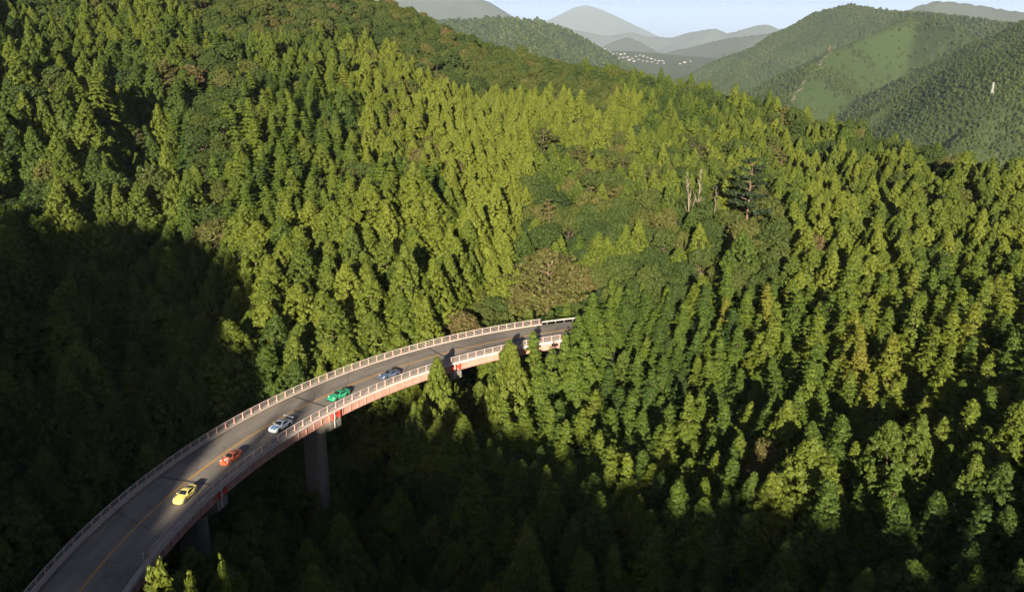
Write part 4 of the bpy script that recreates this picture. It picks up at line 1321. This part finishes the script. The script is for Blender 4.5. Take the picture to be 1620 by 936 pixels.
# low growth between the trunks
ub_ = []
for y in np.arange(30, 470, 3.9):
    wx = min(290, 36 + y * 0.70)
    for x in np.arange(-wx, wx, 3.9):
        ub_.append((x + rng.uniform(-1.6, 1.6), y + rng.uniform(-1.6, 1.6)))
ub_ = np.array(ub_)
a_ = np.degrees(np.arctan2(ub_[:, 1] - CY, ub_[:, 0] - CX)) % 360; r_ = np.hypot(ub_[:, 0] - CX, ub_[:, 1] - CY)
free = ~((np.abs(r_ - R_MID) < 10.5) & (a_ > 101) & (a_ < 236))
ub_ = ub_[free]
n0 = len(T)
for x, y in ub_:
    q = rng.uniform(0.26, 0.5) if rng.uniform() < 0.62 else rng.uniform(0.5, 0.82)
    T.append([2, int(rng.integers(0, 4)), x, y, float(gz_at(x, y)) - 0.35 * q * 6, q, q * rng.uniform(0.9, 1.3), rng.uniform(0, 6.28), float(np.clip(rng.normal(0.3, 0.15), 0.02, 0.8)), None])
TX = np.array([t[2] for t in T]); TY = np.array([t[3] for t in T]); TZ = np.array([t[4] for t in T]); HS = np.array([t[5] for t in T]); WS = np.array([t[6] for t in T]); VA = np.array([t[1] for t in T])
tree_scatter('undergrowth', 'low leafy growth filling the gaps between the trees', np.arange(n0, len(T)), 'broadleaf_tree', {v: proto[('broadleaf_tree', v)][:1] for v in range(4)})
rest_label = {'cedar_tree': ('cedar_forest', 'mass of smaller cedars covering the hillside'), 'fir_tree': ('fir_forest', 'mass of smaller firs covering the hillside'),
              'broadleaf_tree': ('broadleaf_forest', 'mass of smaller broadleaf trees covering the hillside'), 'pine_tree': ('pine_forest', 'scattered smaller pines on the hillside')}
for k in range(4):
    kd = NAMES[k]
    ids = np.array([i for i in range(n0) if KI[i] == k and i not in single])
    if not len(ids): continue
    pr = {v: proto[(kd, v)] for v in range(len(KIND[kd])) if (kd, v) in proto}
    nm, lb = rest_label[kd]
    tree_scatter(nm, lb, ids, kd, pr)

# ---------------------------------------------------------------- far country
def mountain_mat(name, forest, grass):
    m, nt, b = new_mat(name)
    f1 = noise_tex(nt, 0.02, 8, 0.68)
    f2 = noise_tex(nt, 0.11, 6, 0.75)
    dark, mid, light = forest
    c = ramp(nt, f2, [(0.34, dark), (0.5, mid), (0.68, light)])
    c = mixc(nt, c, ramp(nt, f1, [(0.35, (0.8, 0.85, 0.9)), (0.7, (1.2, 1.1, 0.95))]), 1.0, 'MULTIPLY')
    g = N(nt, 'ShaderNodeAttribute', attribute_type='GEOMETRY', attribute_name='grass')
    gc = ramp(nt, f2, [(0.3, tuple(q * 0.55 for q in grass)), (0.7, tuple(q * 1.15 for q in grass))])
    nt.links.new(mixc(nt, c, gc, g.outputs['Fac']), b.inputs['Base Color'])
    b.inputs['Roughness'].default_value = 0.95
    b.inputs['Specular IOR Level'].default_value = 0.1
    return m
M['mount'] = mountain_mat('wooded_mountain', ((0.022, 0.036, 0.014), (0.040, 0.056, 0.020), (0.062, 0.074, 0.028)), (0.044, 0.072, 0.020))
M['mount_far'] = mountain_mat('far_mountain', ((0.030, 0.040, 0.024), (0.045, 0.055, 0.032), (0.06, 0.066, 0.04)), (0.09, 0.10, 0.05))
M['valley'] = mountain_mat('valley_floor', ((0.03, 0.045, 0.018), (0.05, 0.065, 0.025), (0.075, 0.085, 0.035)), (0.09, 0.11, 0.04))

g_ = np.linspace(-34000, 34000, 57)
gX, gY = np.meshgrid(g_, g_ + 10000)
tag(mesh_obj('ground', grid_mesh('ground', gX, gY, np.full_like(gX, -262.0), M['valley'])), kind='structure')

def fbm(X, Y, sc_, seed, oct_=5):
    """ridged noise on a grid, vectorised"""
    out = np.zeros(X.shape)
    r = np.random.default_rng(seed)
    amp = 1.0
    for o_ in range(oct_):
        n = 64
        lat = r.uniform(-1, 1, (n, n))
        fx = (X / sc_ * 2 ** o_) % n; fy = (Y / sc_ * 2 ** o_) % n
        i = fx.astype(int) % n; j = fy.astype(int) % n
        a = fx - np.floor(fx); b = fy - np.floor(fy)
        a = a * a * (3 - 2 * a); b = b * b * (3 - 2 * b)
        i1 = (i + 1) % n; j1 = (j + 1) % n
        v = lat[j, i] * (1 - a) * (1 - b) + lat[j, i1] * a * (1 - b) + lat[j1, i] * (1 - a) * b + lat[j1, i1] * a * b
        out += amp * v
        amp *= 0.5
    return out

class Patch:
    def __init__(s, name, ridges, bounds, res, mat, slope=0.55, floor=-259.0, rough=14.0, nsc=160.0, seed=1, power=1.0, grass=None, far=1.0):
        bounds = [q * far for q in bounds]; res *= far; rough *= far; nsc *= far
        ridges = [[(u, v, D * far) for u, v, D in rd] for rd in ridges]
        x0, x1, y0, y1 = bounds
        s.ax = np.arange(x0, x1 + 1, res); s.ay = np.arange(y0, y1 + 1, res); s.res = res
        X, Y = np.meshgrid(s.ax, s.ay)
        best = np.full(X.shape, -1e9); dmin = np.full(X.shape, 1e9)
        for rd in ridges:
            sl = slope
            P = [at(*q) if len(q) == 3 else Vector(q[:3]) for q in rd]
            for a, b in zip(P[:-1], P[1:]):
                ab = np.array([b.x - a.x, b.y - a.y]); L2 = (ab ** 2).sum() + 1e-9
                t = np.clip(((X - a.x) * ab[0] + (Y - a.y) * ab[1]) / L2, 0, 1)
                d = np.hypot(X - a.x - ab[0] * t, Y - a.y - ab[1] * t)
                z = a.z + (b.z - a.z) * t
                h = z - sl * d ** power
                dmin = np.where(h > best, d, dmin)
                best = np.maximum(best, h)
        nz = fbm(X, Y, nsc, seed)
        gul = -np.abs(fbm(X + 0.3 * Y, Y - 0.2 * X, nsc * 1.6, seed + 9, 3))
        amp = np.clip(dmin / (nsc * 0.8), 0.08, 1.0)
        Z = best + amp * rough * nz + np.clip(dmin / (nsc * 0.5), 0, 1) * rough * 1.4 * gul
        ex = np.minimum.reduce([X - x0, x1 - X, Y - y0, y1 - Y]) / ((x1 - x0) * 0.08)
        Z = np.where(ex < 1, floor + (Z - floor) * np.clip(ex, 0, 1), Z)
        s.Z = np.maximum(Z, floor - 4)
        s.X, s.Y = X, Y
        ga = np.zeros(X.shape) if grass is None else grass(X, Y, s.Z)
        s.G = ga
        h, w = X.shape
        idx = np.arange(h * w).reshape(h, w)
        F = np.stack([idx[:-1, :-1], idx[:-1, 1:], idx[1:, 1:], idx[1:, :-1]], -1).reshape(-1, 4)
        me = np_mesh(name, np.stack([X, Y, s.Z], -1).reshape(-1, 3), F, mat, True, {'grass': ('POINT', ga.ravel())})
        s.obj = tag(mesh_obj(name, me), kind='structure')
    def look(s, A, x, y):
        fx = np.clip((np.asarray(x) - s.ax[0]) / s.res, 0, len(s.ax) - 1.001); fy = np.clip((np.asarray(y) - s.ay[0]) / s.res, 0, len(s.ay) - 1.001)
        i = fx.astype(int); j = fy.astype(int); a = fx - i; b = fy - j
        return A[j, i] * (1 - a) * (1 - b) + A[j, i + 1] * a * (1 - b) + A[j + 1, i] * (1 - a) * b + A[j + 1, i + 1] * a * b
    def z(s, x, y): return s.look(s.Z, x, y)

def grass_right(X, Y, Z):
    u, v, f = project(X, Y, Z)
    u = np.nan_to_num(u); v = np.nan_to_num(v)
    a = sstep(1225, 1275, u) * sstep(1640, 1560, u) * sstep(30, 60, v - np.interp(u, [1200, 1300, 1420, 1620], [60, 20, -10, 0])) * sstep(-25, 25, np.interp(u, [1240, 1345, 1400, 1540, 1700], [230, 185, 150, 70, 40]) - v)
    n = fbm(X, Y, 130 * RF, 77, 4)
    return a * sstep(-0.55, 0.25, n + 0.25)
RF, LF, TF = 1.9, 2.6, 2.9
right = Patch('mountain', [
    [(1000, 150, 2300), (1085, 122, 2500), (1130, 97, 2550), (1180, 80, 2600), (1240, 49, 2600), (1290, 20, 2550), (1345, 7, 2500), (1385, 14, 2450), (1420, 19, 2400), (1470, 20, 2250), (1550, 30, 2100), (1650, 46, 1950), (1800, 50, 1900)],
    [(1440, 27, 1800), (1390, 50, 1680), (1345, 70, 1580), (1312, 82, 1500), (1288, 110, 1390), (1262, 142, 1290), (1240, 185, 1190)],
    [(1480, 27, 1780), (1520, 48, 1640), (1550, 78, 1540)],
    [(1980, -140, 1400), (1880, -100, 1360), (1740, -10, 1320), (1670, 30, 1280), (1620, 70, 1240), (1560, 88, 1190), (1500, 114, 1120), (1430, 152, 1040), (1370, 188, 970), (1330, 225, 900)],  # unseen right end raised to cast shade on the slopes behind
    [(1950, -120, 1080), (1860, -60, 1050), (1740, 40, 1010), (1670, 105, 980), (1620, 150, 940), (1560, 190, 860), (1500, 235, 780)],  # end out of view heightened too, for its shadow in the valley
    [(1180, 80, 2600), (1170, 110, 2300), (1150, 140, 2000)],
], (120, 2100, 440, 3100), 10.0, M['mount'], 0.60, rough=12, nsc=170, seed=3, grass=grass_right, far=RF)

left_mid = Patch('mountain', [[(560, 10, 1900), (660, 34, 1850), (720, 36, 1800), (780, 31, 1800), (850, 34, 1850), (890, 48, 1850), (930, 77, 1800), (965, 103, 1750), (1010, 130, 1700)], [(800, 31, 1800), (860, 70, 1500)]],
                 (-700, 500, 1150, 2400), 11.0, M['mount'], 0.5, rough=10, nsc=170, seed=5, far=LF)
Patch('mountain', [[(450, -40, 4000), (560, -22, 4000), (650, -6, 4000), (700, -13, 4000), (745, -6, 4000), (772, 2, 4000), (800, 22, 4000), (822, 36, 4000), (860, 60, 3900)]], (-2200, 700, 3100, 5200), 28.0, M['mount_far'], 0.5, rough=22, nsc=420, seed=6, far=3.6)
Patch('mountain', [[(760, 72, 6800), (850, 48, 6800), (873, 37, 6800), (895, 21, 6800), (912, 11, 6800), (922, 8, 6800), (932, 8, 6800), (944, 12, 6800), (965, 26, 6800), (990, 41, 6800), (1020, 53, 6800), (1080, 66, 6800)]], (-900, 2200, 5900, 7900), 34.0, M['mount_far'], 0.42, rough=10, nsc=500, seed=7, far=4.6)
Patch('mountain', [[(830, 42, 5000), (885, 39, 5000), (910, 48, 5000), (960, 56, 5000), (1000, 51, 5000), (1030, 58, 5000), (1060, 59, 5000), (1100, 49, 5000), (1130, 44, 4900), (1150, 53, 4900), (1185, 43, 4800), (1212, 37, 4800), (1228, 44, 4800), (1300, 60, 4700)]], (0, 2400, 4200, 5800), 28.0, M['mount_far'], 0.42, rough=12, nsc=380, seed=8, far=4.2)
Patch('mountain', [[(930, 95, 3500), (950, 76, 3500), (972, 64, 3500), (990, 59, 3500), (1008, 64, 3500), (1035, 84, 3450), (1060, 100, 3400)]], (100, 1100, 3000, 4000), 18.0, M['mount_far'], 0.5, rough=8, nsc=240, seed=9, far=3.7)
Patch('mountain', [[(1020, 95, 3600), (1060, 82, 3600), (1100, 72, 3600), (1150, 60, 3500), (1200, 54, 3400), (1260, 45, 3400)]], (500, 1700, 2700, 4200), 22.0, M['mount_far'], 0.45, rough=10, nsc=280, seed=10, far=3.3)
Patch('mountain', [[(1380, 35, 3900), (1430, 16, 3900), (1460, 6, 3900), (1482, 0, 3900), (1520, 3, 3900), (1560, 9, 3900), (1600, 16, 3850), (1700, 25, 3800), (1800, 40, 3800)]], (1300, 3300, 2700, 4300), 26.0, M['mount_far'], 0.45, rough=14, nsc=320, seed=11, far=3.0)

town = Patch('terrain', [[(900, 112, 2380), (960, 100, 2480), (1020, 97, 2520), (1080, 104, 2520), (1130, 112, 2500)], [(920, 84, 2950), (980, 80, 2950), (1060, 86, 2950)]], (100, 820, 1900, 3200), 14.0, M['valley'], 0.075, floor=-259, rough=2, nsc=150, seed=12, far=TF)

# small crowns clothing the nearer mountains
def clump_mesh(seed):
    r = np.random.default_rng(seed)
    n = 26
    th = np.arange(n) * 2.39996; zz = np.sqrt(np.linspace(0.02, 1, n))
    d = np.stack([np.cos(th) * zz, np.sin(th) * zz, np.sqrt(np.clip(1 - zz ** 2, 0, 1)) * 1.25], 1)
    P = d * np.array([1, 1, 1.1]) * r.uniform(0.85, 1.1, (n, 1))
    V, F = leaves(P, d + r.normal(0, 0.25, d.shape), np.full(n, 0.85), np.full(n, 0.7), r)
    return np_mesh('crown', V, F, M['broad'], False, {'vary': ('FACE', r.uniform(0, 1, n))})
def far_trees(name, patch, label, urange, vmax, step, Dmin, Dmax, size):
    pts_ = []
    x0, x1, y0, y1 = patch.ax[0], patch.ax[-1], patch.ay[0], patch.ay[-1]
    X, Y = np.meshgrid(np.arange(x0 + 40, x1 - 40, step), np.arange(y0 + 40, y1 - 40, step))
    X = X.ravel() + rng.uniform(-step * 0.45, step * 0.45, X.size); Y = Y.ravel() + rng.uniform(-step * 0.45, step * 0.45, Y.size)
    Z = patch.z(X, Y); G = patch.look(patch.G, X, Y)
    u, v, f = project(X, Y, Z)
    D = np.hypot(X, Y)
    keep = (u > urange[0]) & (u < urange[1]) & (v < vmax) & (v > -30) & (D > Dmin) & (D < Dmax) & (Z > -250) & (rng.uniform(0, 1, len(X)) > G * 0.95)
    X, Y, Z, D = X[keep], Y[keep], Z[keep], D[keep]
    n = len(X)
    me = bpy.data.meshes.new(name)
    me.vertices.add(n)
    me.vertices.foreach_set('co', np.stack([X, Y, Z - size * 0.3], 1).astype(np.float32).ravel())
    s_ = size * rng.uniform(0.65, 1.35, n) * (1 + 0.35 * np.clip((D - 2600) / 2200, 0, 1))
    tn = np.clip(0.34 + 0.12 * fbm(X, Y, 180, 21, 3) + rng.normal(0, 0.09, n), 0.02, 0.68)
    for an, dt, data in (('tilt', 'FLOAT', rng.normal(0, 0.04, n)), ('turn', 'FLOAT', rng.uniform(0, 6.28, n)), ('wide', 'FLOAT', s_), ('high', 'FLOAT', s_ * rng.uniform(0.9, 1.6, n)), ('tint', 'FLOAT', tn), ('sort', 'INT', rng.integers(0, 2, n))):
        a_ = me.attributes.new(an, dt, 'POINT')
        a_.data.foreach_set('value', np.asarray(data, np.int32 if dt == 'INT' else np.float32))
    o = mesh_obj(name, me)
    tag(o, label, None, None, 'stuff')
    scatter_nodes(o, name, FARP)
    print(name, n)
FARP = {}
for k_, (u, v, D) in enumerate(((1252, 178, 440), (1240, 176, 442))):
    p = at(u, v, D); zz_ = float(gz_at(p.x, p.y))
    e = empty('round_bush', (p.x, p.y, zz_)); e.scale = (3.0, 3.0, 3.0)
    tag(e, ('round', 'low')[k_] + ' bush on the skyline ridge, ' + ('nearer to' if k_ == 0 else 'farther from') + ' the dip before the distant grassy mountain', 'bush', 'bushes on the skyline ridge')
    c = mesh_obj('crown', clump_mesh(60 + k_), e); c['tint'] = 0.5
    FARP[k_] = (c,)
far_trees('mountain_forest', right, 'woods covering the hazy mountains on the far side of the valley', (960, 1680), 300, 10.5, 2470, 5200, 4.4)
far_trees('mountain_forest', right, 'woods covering the nearer ridges across the valley', (1180, 1680), 300, 6.9, 1140, 2470, 2.9)
far_trees('mountain_forest', left_mid, 'woods covering the dark hazy mountain beyond the skyline', (640, 1040), 160, 20.0, 2900, 5400, 8.8)

# firebreak along the crest of the grassy spur
q = [(1314, 83, 1505), (1300, 97, 1445), (1288, 112, 1390), (1275, 128, 1340), (1262, 144, 1290), (1252, 160, 1245)]
L_ = [at(a_[0], a_[1], a_[2] * RF) for a_ in q]
V, F = [], []
ns = 30
for i in range(ns + 1):
    t = i / ns * (len(L_) - 1); k_ = min(int(t), len(L_) - 2); p = L_[k_].lerp(L_[k_ + 1], t - k_)
    for w in (-4.5 - 2 * math.sin(i * 2.3), -1.5, 1.5, 4.5 + 2 * math.sin(i * 1.7)):
        x, y = p.x + w + 3 * math.sin(i * 0.9), p.y
        V.append((x, y, float(right.z(x, y)) + 1.0))
for i in range(ns):
    for j in range(3): F.append((i * 4 + j, i * 4 + j + 1, i * 4 + j + 5, i * 4 + j + 4))
tag(mesh_obj('path', np_mesh('path', V, F, paint('bare_earth', (0.13, 0.10, 0.07), 0.95, grime=0.5, scale=0.1, dark=(0.09, 0.075, 0.05)))), kind='structure')

# towers
def lattice_tower(name, u, v, D, H_, W_, mats, label, patch, arms=True):
    p = at(u, v, D)
    z0 = float(patch.z(p.x, p.y)) - 0.5
    root = empty(name, (p.x, p.y, z0))
    tag(root, label, 'pylon')
    wz = lambda t: W_ * (1 - 0.82 * t)
    nseg = 6
    for s in range(nseg):
        mb = MB()
        a, b = s / nseg, (s + 1) / nseg
        for sx, sy in ((-1, -1), (1, -1), (1, 1), (-1, 1)):
            mb.tube([(sx * wz(a) / 2, sy * wz(a) / 2, a * H_), (sx * wz(b) / 2, sy * wz(b) / 2, b * H_)], W_ * 0.035, 5)
        for (ax1, ay1), (bx1, by1) in (((-1, -1), (1, -1)), ((1, -1), (1, 1)), ((1, 1), (-1, 1)), ((-1, 1), (-1, -1))):
            mb.tube([(ax1 * wz(a) / 2, ay1 * wz(a) / 2, a * H_), (bx1 * wz(b) / 2, by1 * wz(b) / 2, b * H_)], W_ * 0.022, 4)
            mb.tube([(bx1 * wz(a) / 2, by1 * wz(a) / 2, a * H_), (ax1 * wz(b) / 2, ay1 * wz(b) / 2, b * H_)], W_ * 0.022, 4)
            mb.tube([(ax1 * wz(b) / 2, ay1 * wz(b) / 2, b * H_), (bx1 * wz(b) / 2, by1 * wz(b) / 2, b * H_)], W_ * 0.022, 4)
        mb.build('lattice_section', mats[s % len(mats)], root)
    if arms:
        for t in (0.66, 0.80, 0.93):
            mb = MB(); mb.tube([(-W_ * 0.75, 0, H_ * t), (0, 0, H_ * t + 0.8), (W_ * 0.75, 0, H_ * t)], W_ * 0.04, 5); mb.build('cross_arm', mats[-1], root)
    return root
M['pylon_white'] = paint('pylon_white', (0.5, 0.5, 0.5), 0.5, grime=0.1)
M['pylon_red'] = paint('pylon_red', (0.45, 0.08, 0.05), 0.5, grime=0.1)
M['rust'] = paint('rusty_steel', (0.22, 0.13, 0.08), 0.7, grime=0.3)
lattice_tower('pylon', 1563, 185, 1685, 21, 3.6, [M['pylon_white']], 'pale lattice pylon standing alone on the wooded far slope', right)
lattice_tower('lookout_mast', 1312, 81, 1497 * RF, 21, 5.5, [M['rust']], 'brown mast at the top of the bare firebreak strip on the grassy spur', right, False)

# the town in the gap: small pale buildings
M['wall_w'] = paint('white_render', (0.25, 0.235, 0.22), 0.8, grime=0.1, scale=0.2)
M['wall_c'] = paint('cream_render', (0.21, 0.18, 0.15), 0.8, grime=0.1, scale=0.2)
M['roof_g'] = paint('grey_roof', (0.22, 0.21, 0.21), 0.7, grime=0.2, scale=0.2)
M['roof_r'] = paint('brown_roof', (0.28, 0.16, 0.11), 0.7, grime=0.2, scale=0.2)
M['win'] = paint('window_glass', (0.05, 0.06, 0.07), 0.2, grime=0.0)
HOUSES = [(952, 76), (957, 79), (965, 83), (970, 86), (976, 85), (982, 87), (988, 86), (964, 89), (972, 91), (979, 93), (986, 92), (993, 91), (1000, 94), (1006, 90), (1012, 88), (1018, 90), (1024, 92), (1030, 94), (1036, 96), (1042, 97), (1048, 97),
          (1010, 95), (1017, 97), (1024, 98), (1031, 99), (1003, 98), (995, 96), (1076, 102), (1083, 100), (1092, 98), (960, 94), (968, 96), (1050, 101), (1040, 101)]
def town_point(u, v):
    for D in np.arange(2100 * TF, 3100 * TF, 12):
        p = at(u, v, D)
        if p.z < float(town.z(p.x, p.y)): return p
    return at(u, v, 2700 * TF)
order_w = ['first', 'second', 'third', 'fourth', 'fifth', 'sixth', 'seventh', 'eighth', 'ninth', 'tenth', 'eleventh', 'twelfth', 'thirteenth', 'fourteenth', 'fifteenth', 'sixteenth', 'seventeenth', 'eighteenth', 'nineteenth', 'twentieth']
rows_ = {}
for (u, v) in HOUSES:
    rows_.setdefault('top' if v < 88 else 'middle' if v < 94 else 'lowest', []).append((u, v))
for rn, lst in rows_.items():
    for k_, (u, v) in enumerate(sorted(lst)):
        p = town_point(u, v)
        w, d_, h_ = rng.uniform(10, 26), rng.uniform(9, 14), rng.uniform(5, 10)
        mw, mr = (M['wall_w'], M['roof_g']) if rng.uniform() < 0.65 else (M['wall_c'], M['roof_r'])
        e = empty('house', (p.x, p.y, p.z - 0.5), rng.uniform(-0.5, 0.5))
        tag(e, f'small {"white" if mw is M["wall_w"] else "cream"} house in the distant town, {order_w[k_]} from the left in its {rn} row', 'house', 'houses of the distant town')
        mb = MB(); mb.box((0, 0, h_ / 2), (w, d_, h_)); wl = mb.build('wall', mw, e)
        mb = MB(); mb.add([(-w / 2 - .5, -d_ / 2 - .5, h_), (w / 2 + .5, -d_ / 2 - .5, h_), (w / 2 + .5, d_ / 2 + .5, h_), (-w / 2 - .5, d_ / 2 + .5, h_), (-w / 2 - .5, 0, h_ + 2.2), (w / 2 + .5, 0, h_ + 2.2)], [(0, 1, 5, 4), (2, 3, 4, 5), (0, 4, 3), (1, 2, 5), (3, 2, 1, 0)])
        mb.build('roof', mr, e)
        for kx in (-0.28, 0.28):
            mb = MB(); mb.box((w * kx, -d_ / 2 - 0.02, h_ * 0.55), (w * 0.2, 0.1, h_ * 0.28)); mb.build('window', M['win'], e)
for k_, (u, v, w, h_) in enumerate(((1003, 121, 38, 16), (1014, 123, 32, 14))):
    p = town_point(u, v)
    e = empty('building', (p.x, p.y, p.z - 0.5), 0.2)
    tag(e, ('longer', 'lower')[k_] + ' pale flat roofed building just above the skyline trees, below the distant town', 'building', 'pale buildings below the town')
    mb = MB(); mb.box((0, 0, h_ / 2), (w, 12, h_)); mb.build('wall', M['wall_w'], e)
    mb = MB(); mb.box((0, 0, h_ + 0.3), (w + 1, 13, 0.6)); mb.build('roof', M['roof_g'], e)
    for kx in (-0.36, -0.12, 0.12, 0.36):
        for kz in (0.3, 0.7):
            mb = MB(); mb.box((w * kx, -6.03, h_ * kz), (w * 0.13, 0.1, h_ * 0.16)); mb.build('window', M['win'], e)

# ---------------------------------------------------------------- the air
HAZE_DENSITY = 0.000026
m = bpy.data.materials.new('haze_air')
m.use_nodes = True
nt = m.node_tree
nt.nodes.remove(nt.nodes['Principled BSDF'])
vp = nt.nodes.new('ShaderNodeVolumePrincipled')
vp.inputs['Color'].default_value = (0.66, 0.80, 0.98, 1)
vp.inputs['Density'].default_value = HAZE_DENSITY
vp.inputs['Anisotropy'].default_value = 0.0
nt.links.new(vp.outputs[0], nt.nodes['Material Output'].inputs['Volume'])
mb = MB(); mb.box((0, 10000, (1400 - 263) / 2), (69000, 69000, 1400 + 263))
tag(mb.build('haze', m), kind='stuff')
